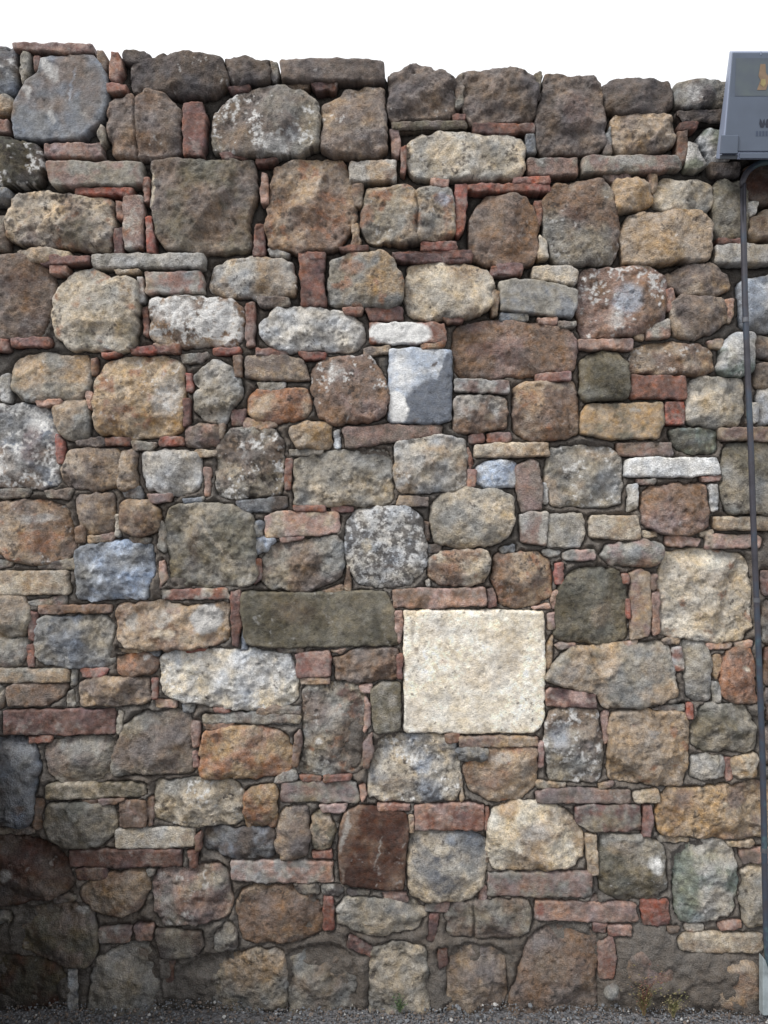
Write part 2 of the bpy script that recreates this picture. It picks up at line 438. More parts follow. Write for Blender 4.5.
TILES[(0,512)] = """
b tn br D3 L2 O2 | -60,-20 60,-35 140,-30 190,-10 210,60 218,110 190,150 110,158 40,148 0,120 -60,110 | rusty rounded boulder at the left edge
b gb tn | 230,-50 330,-52 335,0 332,60 270,68 232,40
b br tn D2 | 362,-25 420,-35 470,-10 470,60 410,75 365,55
q ol gr L1 | 500,-10 560,-25 690,-22 750,10 760,60 765,200 740,218 560,225 510,215 505,130 490,80 | large olive-grey stone with a pale diagonal vein
s br gb | 222,50 245,45 248,90 225,95
s gr gl | 345,10 355,10 355,70 342,70
s tn pb | 258,74 335,67 330,88 265,90
s gb gr | 385,78 450,80 440,95 395,90
s gr tn | 480,30 493,60 490,120 472,105
k pk tn | 475,150 490,145 495,200 475,235
s dg gr | 105,152 220,142 222,170 110,173
s gr gb | -60,140 40,152 30,166 -60,166
q bg2 bg | 225,120 240,105 300,95 380,85 400,98 455,100 458,170 445,200 440,262 350,258 235,265 232,200 | pale blue rough-faced block
f cr tn | -60,178 200,180 205,245 60,248 -60,246
k rd gl | 482,238 680,232 690,260 484,264
k br pb | 112,285 332,280 332,302 115,305
s pb gr | 75,272 190,254 190,275 90,283
k dr rd | 692,240 718,235 718,350 710,405 695,400
s bg gl | 725,360 735,365 738,415 720,418
b gr tn | -60,262 60,255 90,300 70,370 0,380 -60,375
k rd dr | 88,300 108,305 100,385 86,380
k rd dr | 78,405 95,400 95,465 80,470
b gr gb | -60,388 70,385 75,430 55,465 -60,468
q bg gr L2 | 108,330 130,318 320,318 336,340 334,465 200,468 120,455 100,430 | blue-grey rough block under a thin brown tile
q tn br L2 P | 350,300 360,280 480,272 560,290 675,275 682,340 680,390 540,412 380,408 350,380 | brown stone with pale plaster patches
f gr tn | -60,473 200,475 205,512 0,512 -60,510
k rd rb | 240,475 320,474 300,498 245,495
s cr tn | 345,408 430,418 410,430 350,422
s bg gr | 435,418 475,418 470,432 440,430
k rd rb | 555,408 620,402 610,418 560,420
b br og | 345,433 440,427 465,450 462,480 380,492 345,480
q lg cl D2 L4 | 482,440 500,425 640,415 768,420 865,430 885,480 892,560 870,580 780,602 640,590 510,560 485,540 | long whitish stone with a deeply weathered face
f gb br | 15,530 40,518 200,520 185,555 130,585 20,585
b gb gr | -60,520 6,520 6,590 -60,590
s bg gr | 208,470 225,470 222,520 210,525
s gr gb | 200,545 215,535 215,585 195,588
q gb tn D1 | 235,520 260,500 440,502 445,560 430,575 240,582
k rd rb | 455,500 470,505 468,560 458,560
k tn pk | 462,566 525,568 525,590 465,588
s bg gr | 545,582 580,582 575,605 548,605
k dr dp | 8,600 335,598 340,665 200,670 10,668 | long dark red brick at the left edge
s gr gl | 350,600 365,605 358,665 348,670
k rd rb | 640,592 690,590 690,603 645,603
s gr gb | 605,612 768,606 900,615 895,635 700,632 610,635
k br pb | 610,640 700,636 690,653 615,655
b gr gb L1 | 345,700 375,640 440,605 565,605 578,680 578,768 570,785 340,790 335,750
k pk pb | 575,635 595,635 592,705 578,710
k pk rd | 577,725 590,725 595,768 577,770
b oc og D1 | 603,720 612,665 700,650 768,645 860,680 880,740 860,798 720,800 603,795 | orange-brown oblong stone
k rd pb | 80,678 150,676 145,692 85,698
b bg dg P | -60,680 60,682 95,705 110,768 95,850 90,930 60,945 -60,940
b gb gr | 130,720 150,690 320,680 335,720 330,768 320,805 190,820 140,790
"""
TILES[(256,512)] = """
b lg D9 lg | 268,110 270,40 300,0 360,-12 450,-12 490,20 505,80 510,130 498,190 470,215 380,230 310,215 280,175 | round white granite boulder speckled black
b cr gr D2 | 525,20 530,-20 560,-50 640,-68 730,-65 768,-45 775,20 750,75 700,100 600,105 540,90 | rounded cream-grey boulder
k pk tl | 25,12 60,2 245,2 248,60 180,70 30,75 | pink brick left of the speckled boulder
b bg2 gl | 0,75 55,85 30,115 0,122 -30,110
b gr bg | -20,35 18,35 18,70 -20,72
k rd pb | 72,80 145,74 130,88 75,90
q gb gr D2 | 12,150 40,105 130,85 240,75 262,100 265,160 240,210 150,238 40,230 15,200
k rd pb | -12,150 10,145 14,200 -8,215
s tn br | 270,160 280,165 280,240 268,235
s pb tn | 195,237 260,224 250,245 200,247
s bg dg | 520,105 558,100 550,118 520,120
b cr br O3 D4 | 520,150 560,118 690,115 700,160 690,215 560,218 522,195
s lg gl | 508,208 520,205 522,222 512,224
k pk br | 412,240 480,234 685,230 690,280 500,288 415,285 | long rose-coloured brick resting on the pale limestone block
k rd pb | 698,235 712,232 725,285 700,288
s br gb | 507,30 520,30 520,85 509,80
s bg gr | 735,112 775,100 775,118 740,122
f ol od | -45,240 120,245 390,240 415,300 428,400 300,402 50,408 -30,395 -45,320 | long smooth dark olive slab
k pk rd | 420,300 436,300 440,350 430,395 420,350
k rd br | 425,432 438,430 436,500 425,500
f pa cl D1 | 445,300 500,298 768,297 866,300 868,560 865,630 840,666 600,666 447,665 445,500 | large square pale limestone block, brightest in the wall
k rd pk | 118,432 215,420 222,440 220,492 125,498 | chipped salmon-red brick end
k pb tn | 130,502 220,503 218,516 135,518
s gb gr | 60,412 140,411 138,425 70,426
s tn pb | 222,418 270,412 250,428
q gb br L1 | 232,450 290,420 420,412 428,440 420,505 300,515 240,505
q gr gb O4 L3 D4 | 140,540 150,525 230,517 300,520 325,560 330,640 318,700 325,768 300,788 170,790 130,788 145,700 140,600 | tall craggy grey-brown stone with rust-red blotches
f ol gr | 345,540 380,515 430,518 432,600 430,660 360,665 348,620
s pk tn | 310,527 345,522 342,545 315,545
k pk pb | 328,560 342,580 342,640 325,660
k pb br | 322,700 345,668 350,720 335,768 324,765
k br pb | 115,680 130,655 135,700 120,768 110,765
s gb gr | 0,590 130,588 130,608 0,610
s gr gb | 0,615 125,612 120,640 0,636
k rd br | 570,673 610,671 605,688 575,692
k tn pb | 615,682 768,680 848,682 848,704 615,706
b gr bg | 608,722 640,710 695,712 690,745 612,748
"""
TILES[(512,512)] = """
b br tn O4 D3 | -55,200 -50,140 0,125 60,125 110,140 125,190 120,250 80,275 20,285 -30,275 | rounded rust-brown stone above the corner of the limestone block
f gl pb P | 25,10 60,-2 108,3 103,100 30,90 | pale split stone with a pink stripe
f gl gr | 112,8 215,5 222,60 205,105 108,105
f cr tn | 240,12 380,12 388,80 300,82 238,75
s cr tn | 395,62 440,60 440,75 400,78
k pk br | 465,78 500,74 570,82 560,102 470,100
f tn cr | 612,17 720,15 830,18 830,52 615,52
k pk tn | 590,72 740,72 750,80 748,106 590,108
s cr tn | 570,60 610,58 606,70 575,74
b gr pb | 270,130 290,105 360,90 430,88 452,115 445,150 400,162 300,158
k pk gr | 155,125 180,117 248,117 248,140 160,145
s gr gb | 95,117 150,119 140,132 100,130
k rb rd | 132,155 155,155 155,215 135,215
s tn pk | 60,288 115,278 118,290 70,293
s tn pk | 122,262 138,235 145,270 130,292
b ol od D1 | 130,350 135,280 160,200 200,172 310,175 345,215 352,300 345,380 310,398 180,395 135,380 | dark olive rounded boulder right of the limestone block
k tn pb | 358,185 390,172 415,185 418,300 412,375 360,385 362,280 | upright tan brick
k rd pb | 335,190 350,187 350,215 338,215
k rd rb | 347,265 356,262 356,320 349,320
k br pb | 421,190 436,190 433,230 423,235
k pk pb | 425,247 442,242 444,360 428,372
q cr cl O1 D1 | 450,180 460,130 500,115 600,112 690,125 718,160 725,250 722,350 690,385 600,390 500,375 455,365 445,280 | big square cream stone beside the pipe
k pk tn | 340,392 380,388 375,402 345,405
k pb tn | 130,402 190,397 185,408 140,410
k pk tn | 590,399 660,397 655,410 595,412
k pk tn | 675,396 725,391 722,405 680,412
s gb tn | 455,386 505,384 500,394 462,394
k pk tn | 110,310 130,305 130,350 114,350
s tn br | 108,400 125,372 122,450 112,475 105,440
b gr tn L1 | 108,500 130,455 180,410 300,402 400,402 450,396 475,410 490,480 498,550 440,575 380,590 280,588 250,540 130,520 | broad grey stone with a slanting left end
k rd gl | 487,410 510,407 515,475 490,472
b gr gl | 515,400 560,388 590,400 600,470 602,560 560,570 530,555 520,480
s tn pb | 610,430 630,432 632,480 618,505 608,490
s gr gl | 605,512 625,517 632,575 610,575
b og br L1 D1 | 635,450 650,418 720,414 735,500 735,570 660,575 635,545 | rust-orange stone beside the pipe
k dr pk | 108,540 120,532 250,550 255,590 180,588 105,582 | tilted dusky-red brick at the lower corner of the limestone block
q gr gb L4 D3 | 105,640 120,600 180,593 260,600 270,680 275,768 260,812 120,812 105,720
s pk pb | 275,607 290,602 292,680 280,700
q tn oc D2 O1 | 295,650 310,605 400,600 520,608 530,640 530,768 515,825 420,820 300,805 290,740 | large craggy ochre stone low on the right
k rb rd | 530,578 545,578 545,620 533,620
q ol gr | 548,650 570,600 600,582 700,582 730,640 732,710 700,720 560,715 545,690 | grey-green stone beside the pipe
s gr gb | 425,592 520,580 522,600 430,598
k rd pk | 80,700 95,695 95,765 82,768
b gr gl L2 | 545,740 640,735 645,798 545,800
k pk rd | 650,745 662,745 665,800 652,808
b cr oc | 668,738 735,728 738,800 672,798
k rd pb | 755,180 830,180 830,250 760,250
b gb gr | 762,270 830,270 830,400 765,400
k br rd | 765,412 830,412 830,520 765,520
b gb br | 765,530 830,530 830,625 765,622
b gd gb | 765,640 830,640 830,760 765,760
k pb gb | 765,-60 830,-60 830,-10 765,-10
"""
TILES[(0,768)] = """
k br gb | 100,100 125,100 115,188 98,190
s gr gb | -60,185 100,184 95,203 -60,203
f ol cr | 135,55 430,48 437,85 300,92 135,95
k br pb | 245,99 290,97 285,112 250,112
k br pb | 295,99 370,95 350,110 300,115
k br pb | 442,95 455,95 455,175 442,180
b gr ol L1 | 130,170 140,120 200,112 330,117 345,160 340,200 300,235 200,245 150,215
k br pb | 358,105 435,100 435,180 358,180 | small square brown brick
q gr cr L4 D3 | 455,100 470,48 600,38 700,42 728,80 730,150 700,178 560,178 460,160 | rough pale grey stone left of a small ochre one
b oc og | 735,90 755,58 820,55 826,90 825,180 750,185 735,160 | small bright ochre stone
f gl cr | 342,190 580,184 580,240 450,245 345,245 | pale thin block lying on a long dark red brick
k dr dp | 205,255 540,250 540,295 320,302 208,298 | long dark red brick in the shade
k dr br | 222,310 310,308 315,335 230,340
k rd br | 587,210 600,195 598,248 587,250
k dr rd | 560,257 588,253 583,300 568,300
b dg bg | 605,200 640,187 768,190 820,195 825,230 815,275 680,272 610,250
k pk gl | 695,288 800,284 996,288 998,345 800,348 695,338 | long pale pink brick
b gd bd P | -60,212 60,208 160,250 205,300 222,350 170,385 60,410 -60,415 | dark brown rounded boulder in the shade at the left edge
s gb gr | 150,397 220,384 225,400 160,412
b br tn | 235,385 260,350 380,315 430,320 445,360 420,420 370,445 280,430
q gr pb L3 | 455,345 480,310 560,305 650,300 680,330 690,400 680,450 600,470 490,480 460,440
b ol gb L2 | 50,500 60,440 140,417 230,414 270,430 285,500 285,560 250,600 190,598 110,575 55,550
k pb gl | 295,490 390,482 385,528 298,530
k pb pk | 400,480 455,475 450,520 405,522
b gr gl | 270,640 300,570 360,545 430,530 465,560 480,660 490,735 265,735 260,720
b bd od | -60,570 120,585 185,610 192,735 -60,735
s lg bg | 200,612 225,612 225,735 202,735
b gr gb | -60,440 25,440 25,470 -60,475
f gd gr | 465,490 600,497 610,540 580,570 480,572
b gd gr | 645,500 680,475 710,500 700,545 650,552
q gr tn D4 | 500,700 540,610 620,575 720,560 768,548 850,560 858,680 862,735 700,735 500,735 | big rugged stone at the foot of the wall
k dr br | 490,590 520,585 515,650 495,665
s gb gr | 435,312 462,310 458,328 440,330
"""
TILES[(256,768)] = """
q cr bg D4 L4 | 340,20 360,-60 400,-92 500,-95 560,-90 600,-70 605,-15 612,60 600,100 480,104 370,100 340,80 | craggy stone mottled cream and blue-grey
b tn br O2 | 628,20 640,-20 700,-55 768,-58 840,-55 845,0 835,60 790,100 700,98 645,70 | rounded tan stone below the limestone block
s tn cr | 612,15 620,25 622,105 614,105
b br tn D2 | -60,440 -50,380 0,362 120,362 170,390 205,440 210,495 130,520 60,525 -40,520
k gr pb | 75,50 250,42 302,50 305,105 200,106 72,103 | long greyish-pink brick
s gr gb | 60,32 120,12 118,35 50,48
k rd br | 130,27 195,30 190,43 140,45
k rd br | 202,24 285,26 280,40 205,42
k pk rd | 312,60 325,55 328,85 318,108
b gb tn | 65,180 75,125 155,120 160,200 150,262 80,275 62,230
b tn ol | 165,180 175,140 215,140 235,190 215,240 175,248
k pb pk | 190,118 270,113 265,135 200,135
k rd dr | 168,258 225,252 225,272 172,272
f bd br P | 250,200 265,140 310,118 450,138 458,180 445,290 440,368 350,362 255,350 250,280 | smooth dark chocolate-brown stone with a pale left edge
k rd pk | 365,114 462,112 462,130 370,130
k pk tn | 461,145 470,145 470,193 461,193
k rd pk | 478,118 600,112 685,115 685,188 478,188 | thick red brick above the mottled bluish stone
b cl tn D1 L1 | 697,220 705,140 768,112 860,112 930,130 980,190 988,270 950,300 850,312 720,305 697,260 | rounded cream boulder low in the wall
k rd pb | 689,125 699,122 699,180 690,190
s tn br | 692,240 697,260 697,292 690,290
b cr bg D2 P | 458,240 470,200 560,195 650,200 690,225 692,310 680,355 630,398 520,400 465,383 458,310 | mottled stone with blue-black veins
k pb gr | 700,322 850,320 1005,320 1008,385 850,388 700,388
s pk pb | 680,362 692,367 690,405 670,408
b gr cr L1 D1 | 240,430 270,400 360,398 480,410 515,440 480,490 400,505 310,495 245,470
k rd rb | 205,392 228,392 230,485 205,488 | small upright red brick low in the wall
b dg gr | 120,362 190,360 185,385 130,380
b dg gr | 200,360 255,362 250,382 205,382
s dg gr | 275,370 340,373 335,388 280,386
k pk pb | 380,378 450,382 455,405 390,402
k pk gr | 508,415 580,412 578,435 512,435
k dr rd | 525,445 548,448 535,525 515,525
b gb gr D1 C474 | 570,450 600,405 652,403 760,402 815,410 826,450 820,505 700,513 580,510
k dr rd | 280,512 345,545 345,570 275,540
k dr rd | 550,548 572,545 572,590 550,612
q gr gb D1 | 90,570 180,545 280,560 300,620 305,735 290,738 108,738 98,650
q gr cr D2 | 343,600 350,552 420,528 510,542 518,620 515,720 500,740 343,740 343,680
q gb tn | 578,620 590,560 640,538 740,560 752,620 750,700 735,725 575,725
"""
TILES[(512,768)] = """
k gb pb | 75,80 100,68 355,72 358,108 200,108 80,106
s tn gr | 78,47 165,50 160,62 82,62
s tn pb | 262,52 308,44 308,62 268,68
f cr tn | 370,76 440,71 445,105 372,106
k dp gr | 195,125 240,118 385,118 390,190 240,195 200,170 | mauve brick with a broken corner
k rd pb | 398,118 420,115 425,160 415,208 398,205
q oc br D2 | 440,100 470,72 600,65 740,48 830,50 830,213 640,210 450,205 435,160 | big ochre-brown block against the pipe
s cr tn | 440,212 540,217 530,228 450,224
s cr tn | 650,225 725,225 720,240 655,240
k tn cr | 225,205 255,205 258,320 235,325
b ol gr L2 P | 262,260 280,210 400,208 450,240 466,300 466,370 440,398 320,400 270,370 | olive-grey stone with a white chip
q gn gl | 490,260 540,225 640,222 672,260 680,340 665,430 620,462 510,465 495,400 | tall smooth grey-green stone
k pk gb | 690,252 768,247 830,247 830,288 700,290
b cr gr D2 | 700,320 715,302 745,300 830,300 830,470 710,475 695,400
k pb pk P | 75,407 250,407 375,417 380,462 240,465 75,458 | long pinkish brick with a red end
k rd rb | 395,410 470,404 475,470 440,478 398,475 | square red brick end low on the right
k rd pb | 245,470 285,472 280,498 250,495
k pk rd | 290,478 360,478 358,505 295,505
s gl pk | 525,477 580,477 575,495 530,495
k pk rd | 625,472 690,462 690,480 630,490
k br gb | 470,482 505,484 500,500 475,498
f cr tn | 500,525 520,502 748,500 752,552 540,555 510,548 | long straight tan slab low beside the pipe
k pb rd | 262,535 300,512 315,570 305,635 265,635
b br gb D3 | 0,690 30,600 60,520 120,482 220,477 255,500 258,600 250,710 100,722 0,720 | big brown stone at the foot of the wall
m gb pb | 330,560 400,540 500,570 480,680 340,660
m gr gb | 270,660 320,640 330,690 280,700
m tn br | 560,600 640,575 745,575 750,690 700,715 580,705
k gb pb | 255,388 262,400 255,405 235,403
"""
# local colour patches: tile x,y, rx,ry (tile px), colour, strength, angle deg
PATCHES = {
(0,0): [(145,205,22,45,'lg',.8,-25),(75,275,14,22,'lg',.7,-20),(245,335,18,7,'lg',.6,0),(270,280,35,90,'gb',.6,10),(150,350,8,20,'lg',.6,-20),(210,260,5,60,'bg2',.4,8),
 (240,690,60,45,'ol',.6,-20),(150,505,25,40,'rd',.5,0),(70,600,30,20,'gr',.6,0),(600,730,120,15,'cr',.35,0),(452,560,6,70,'cl',.6,0)],
(256,0): [(60,430,40,30,'lg',.5,0),(110,400,30,25,'bg',.5,0),(330,640,25,35,'og',.7,20),(365,580,30,10,'og',.7,0),(575,640,15,50,'og',.6,0),(560,600,22,22,'bg2',.6,0),
 (405,520,16,20,'br',.8,0),(240,520,40,40,'gb',.7,0),(110,580,16,14,'bd',.5,0),(600,450,25,30,'cl',.5,0)],
(512,0): [(190,640,35,25,'bd',.5,0),(400,700,40,60,'oc',.5,0),(430,300,50,18,'dg',.7,-20),(540,275,22,30,'lg',.6,0),(200,330,50,60,'dp',.3,0),(350,480,60,15,'lg',.4,0)],
(0,256): [(525,165,60,38,'wh',.7,0),(660,175,50,42,'wh',.7,0),(220,180,40,80,'cr',.4,15),(380,110,25,40,'oc',.5,0),(520,75,65,18,'rd',.6,0),(600,75,8,35,'rd',.7,0),(470,255,60,14,'tn',.8,5),(620,260,60,12,'tn',.7,0),(500,425,40,60,'lg',.6,20),(330,330,50,20,'oc',.5,0),(340,470,55,50,'br',.4,0),
 (100,490,35,35,'wh',.6,0),(40,620,50,45,'lg',.5,0),(90,560,30,60,'dp',.4,0),(730,600,70,22,'dg',.75,0),(60,80,70,40,'bd',.35,0),(800,440,25,30,'tn',.6,0)],
(256,256): [(430,228,98,40,'wh',1,0),(285,30,40,25,'og',.6,20),(560,75,60,40,'cl',.35,0),(700,275,75,28,'dp',.5,0),(235,345,28,28,'lg',.5,0),
 (520,450,95,75,'dgb',1,-38),(570,380,28,95,'dgb',1,12),(425,455,30,50,'wh',.95,-15),(440,350,38,60,'wh',.65,0),(500,310,60,30,'bg2',.8,0),(530,325,12,5,'dg',.9,-40),(480,492,10,8,'dg',.8,0),
 (615,620,20,30,'tn',.8,0),(150,545,15,12,'cr',.6,0),(250,700,60,12,'gr',.4,0),(610,480,25,60,'br',.4,0),(700,480,20,14,'tl',.6,0),(80,45,50,60,'gl',.3,0)],
(512,256): [(350,130,45,50,'bg2',.65,25),(310,190,25,30,'lg',.5,0),(270,470,14,30,'tl',.6,-20),(370,460,20,8,'gl',.6,0),(720,130,40,60,'bg2',.6,0),(290,680,45,35,'bg',.4,30),(170,620,40,30,'gl',.4,0),(60,420,30,25,'og',.45,0),(140,390,25,12,'tl',.5,0),(560,550,70,12,'bg',.3,-20)],
(0,512): [(110,90,60,30,'og',.6,10),(110,20,60,14,'lg',.5,0),(580,110,20,70,'bd',.35,10),(570,170,35,40,'bg',.4,0),(640,80,8,110,'cr',.55,-38),(620,320,48,45,'lg',.9,-15),(395,330,18,25,'gl',.8,0),(490,320,22,28,'gl',.75,0),(490,365,35,18,'cl',.7,0),(570,375,40,20,'cr',.6,0),(520,295,30,10,'pb',.6,0),
 (440,440,8,8,'wh',.5,0),(640,520,60,14,'gr',.45,5),(330,340,8,60,'gl',.4,0),(30,720,60,50,'bg',.5,0),(340,540,30,20,'oc',.4,0)],
(256,512): [(330,100,18,20,'cl',.7,0),(400,170,60,8,'dg',.6,5),(590,175,45,20,'og',.55,15),(270,550,35,20,'dr',.75,10),(300,590,18,55,'dr',.6,0),(240,610,30,30,'gl',.5,0),(190,690,14,10,'lg',.7,0),(405,570,15,25,'gl',.6,0),(700,480,100,50,'tl',.4,-25),(540,350,50,30,'tl',.3,0),(480,600,30,50,'tl',.35,0),(720,380,60,25,'tl',.25,20),(560,560,70,16,'gl',.4,10),(565,455,14,10,'og',.35,0),(650,590,90,50,'cl',.5,-20),(470,350,10,25,'gr',.6,0),(480,410,8,10,'gb',.6,0),(780,420,30,80,'tl',.35,0),
 (400,340,14,60,'ol',.3,20),(120,300,70,40,'bd',.25,0),(390,720,12,30,'bg',.6,0),(470,720,45,16,'bg',.5,30),(730,735,40,14,'gl',.6,0)],
(512,512): [(75,40,12,55,'rd',.6,10),(60,20,15,50,'pb',.3,0),(270,310,30,50,'tn',.4,20),(500,240,30,25,'cl',.6,0),(500,330,40,25,'pa',.5,0),(650,340,40,18,'gr',.4,0),(640,200,60,30,'tn',.35,0),(150,490,50,30,'bg',.4,-30),(420,470,50,40,'tn',.35,0),(150,680,30,50,'bg2',.4,0),(240,640,20,40,'tn',.4,0),(430,665,16,10,'bg',.5,0),(700,470,8,8,'cl',.8,0),(380,125,60,14,'bg',.35,0),(690,520,25,18,'bd',.4,0),(500,430,10,18,'rd',.6,0)],
(0,768): [(15,325,18,24,'lg',.85,30),(165,320,20,14,'gb',.6,0),(240,430,22,10,'lg',.7,0),(690,215,25,15,'bg',.5,0),(500,420,30,35,'lg',.4,0),(620,380,60,20,'dp',.5,-15),(420,560,20,16,'br',.5,0),(595,640,50,30,'bd',.4,0),(50,60,50,60,'bg',.4,0),(65,125,20,18,'br',.6,0),(550,210,20,14,'br',.5,0),(800,120,20,30,'og',.5,0)],
(256,768): [(268,190,9,60,'gl',.75,15),(258,320,6,40,'gb',.7,0),(370,250,3,50,'gl',.7,15),(560,340,60,35,'bgd',.7,15),(500,290,30,40,'bg',.6,-30),(545,265,14,8,'bgd',.7,0),(420,50,50,30,'tn',.5,0),(500,0,30,20,'bg2',.6,0),(560,-60,12,12,'bgd',.6,0),(430,420,35,18,'bg',.45,0),(690,20,40,25,'cr',.4,0),(560,240,50,14,'cl',.4,0),(720,30,50,40,'og',.3,0),(240,320,14,30,'pk',.3,0)],
(512,768): [(435,290,20,35,'wh',.75,-25),(400,250,20,18,'cl',.5,0),(85,430,10,24,'rb',.85,0),(330,240,50,20,'tn',.4,0),(70,190,40,30,'lg',.5,0),(640,110,10,10,'cl',.5,0),(640,400,50,30,'gl',.35,0),(610,600,20,20,'cl',.5,0),(690,640,40,40,'og',.4,0),(120,590,60,60,'tn',.25,20),(230,385,8,8,'gb',.5,0)],
}
from mathutils.geometry import delaunay_2d_cdt
def inside(px, py, poly):
    r = np.zeros(px.shape, bool); n = len(poly); j = n - 1
    for i in range(n):
        xi, yi = poly[i]; xj, yj = poly[j]
        if yi != yj: r ^= ((yi > py) != (yj > py)) & (px < (xj - xi) * (py - yi) / (yj - yi) + xi)
        j = i
    return r
# ------------------------------------------------------------------ stones
class Stone: pass
stones = []
def add_stone(typ, cols, flags, poly, label=None, ext=False):
    s = Stone(); s.typ = typ; s.cols = cols; s.flags = flags; s.poly = np.array(poly, float); s.label = label; s.ext = ext
    A, c = area_c(s.poly)
    if A < 0: s.poly = s.poly[::-1]; A = -A
    s.area = A; s.c = c; s.seed = len(stones) * 3 + 11; stones.append(s); return s
for (ox, oy), txt in TILES.items():
    for ln in txt.strip().splitlines():
        p = [q.strip() for q in ln.split('|')]
        tk = p[0].split(); typ = tk[0]
        cols = [t for t in tk[1:] if t in PAL]; fl = {t[0]: int(t[1:] or 1) for t in tk[1:] if t not in PAL}
        pts = [tuple(float(v) for v in q.split(',')) for q in p[1].split()]
        add_stone(typ, cols, fl, [(ox + a / 3, oy + b / 3 + (16 if oy + b / 3 > 1004 else 0)) for a, b in pts], p[2] if len(p) > 2 else None)
N_TRACED = len(stones)
# the wall runs on past both edges of the photograph: coursed rubble laid at random
rnd = random.Random(5)
def coursed(x0, x1, ytop):
    y = ytop
    while y < 1006:
        h = rnd.choice([34, 42, 48, 55, 62]); x = x0
        while x < x1 - 8:
            w = rnd.uniform(.8, 1.9) * h
            if x + w > x1 - 20: w = x1 - x
            hh = min(h, 1020 - y)
            if rnd.random() < .22:     # a stack of bricks or tiles
                yy = y + 1
                while yy < y + hh - 6:
                    t = rnd.uniform(8, 14)
                    t = min(t, y + hh - yy - 1)
                    add_stone('k', rnd.choice([['rd', 'pb'], ['pk', 'rd'], ['br', 'pb'], ['gl', 'pk']]), {},
                              [(x + 2, yy + 1), (x + w - 3, yy + rnd.uniform(0, 2)), (x + w - 3, yy + t - 1), (x + 2, yy + t - 2)], ext=True)
                    yy += t + 1
            else:
                j = lambda: rnd.uniform(-3, 3)
                c = .22 * min(w, hh)
                pts = [(x + c, y + 3 + j()), (x + w * .5, y + 2 + j()), (x + w - c, y + 4 + j()), (x + w - 4, y + c), (x + w - 3 + j() * .5, y + hh * .5),
                       (x + w - 5, y + hh - c), (x + w - c, y + hh - 3), (x + w * .5, y + hh - 3 + j() * .5), (x + c, y + hh - 4), (x + 3, y + hh - c), (x + 3, y + hh * .5 + j()), (x + 4, y + c)]
                add_stone(rnd.choice('bbq'), rnd.choice([['gr', 'gb'], ['tn', 'gr'], ['gb', 'br'], ['cr', 'gr'], ['ol', 'gr'], ['br', 'tn'], ['gd', 'gr']]),
                          {'L': rnd.choice([0, 0, 3]), 'D': rnd.choice([0, 2])}, pts, ext=True)
            x += w + 1
        y += h
coursed(-330, -21, 46)
coursed(791, 1100, 82)

ALL_PATCH = []
for (ox, oy), L in PATCHES.items():
    for (x, y, rx, ry, c, st, an) in L: ALL_PATCH.append((ox + x / 3, oy + y / 3, rx / 3, ry / 3, PAL[c], st, R(an)))

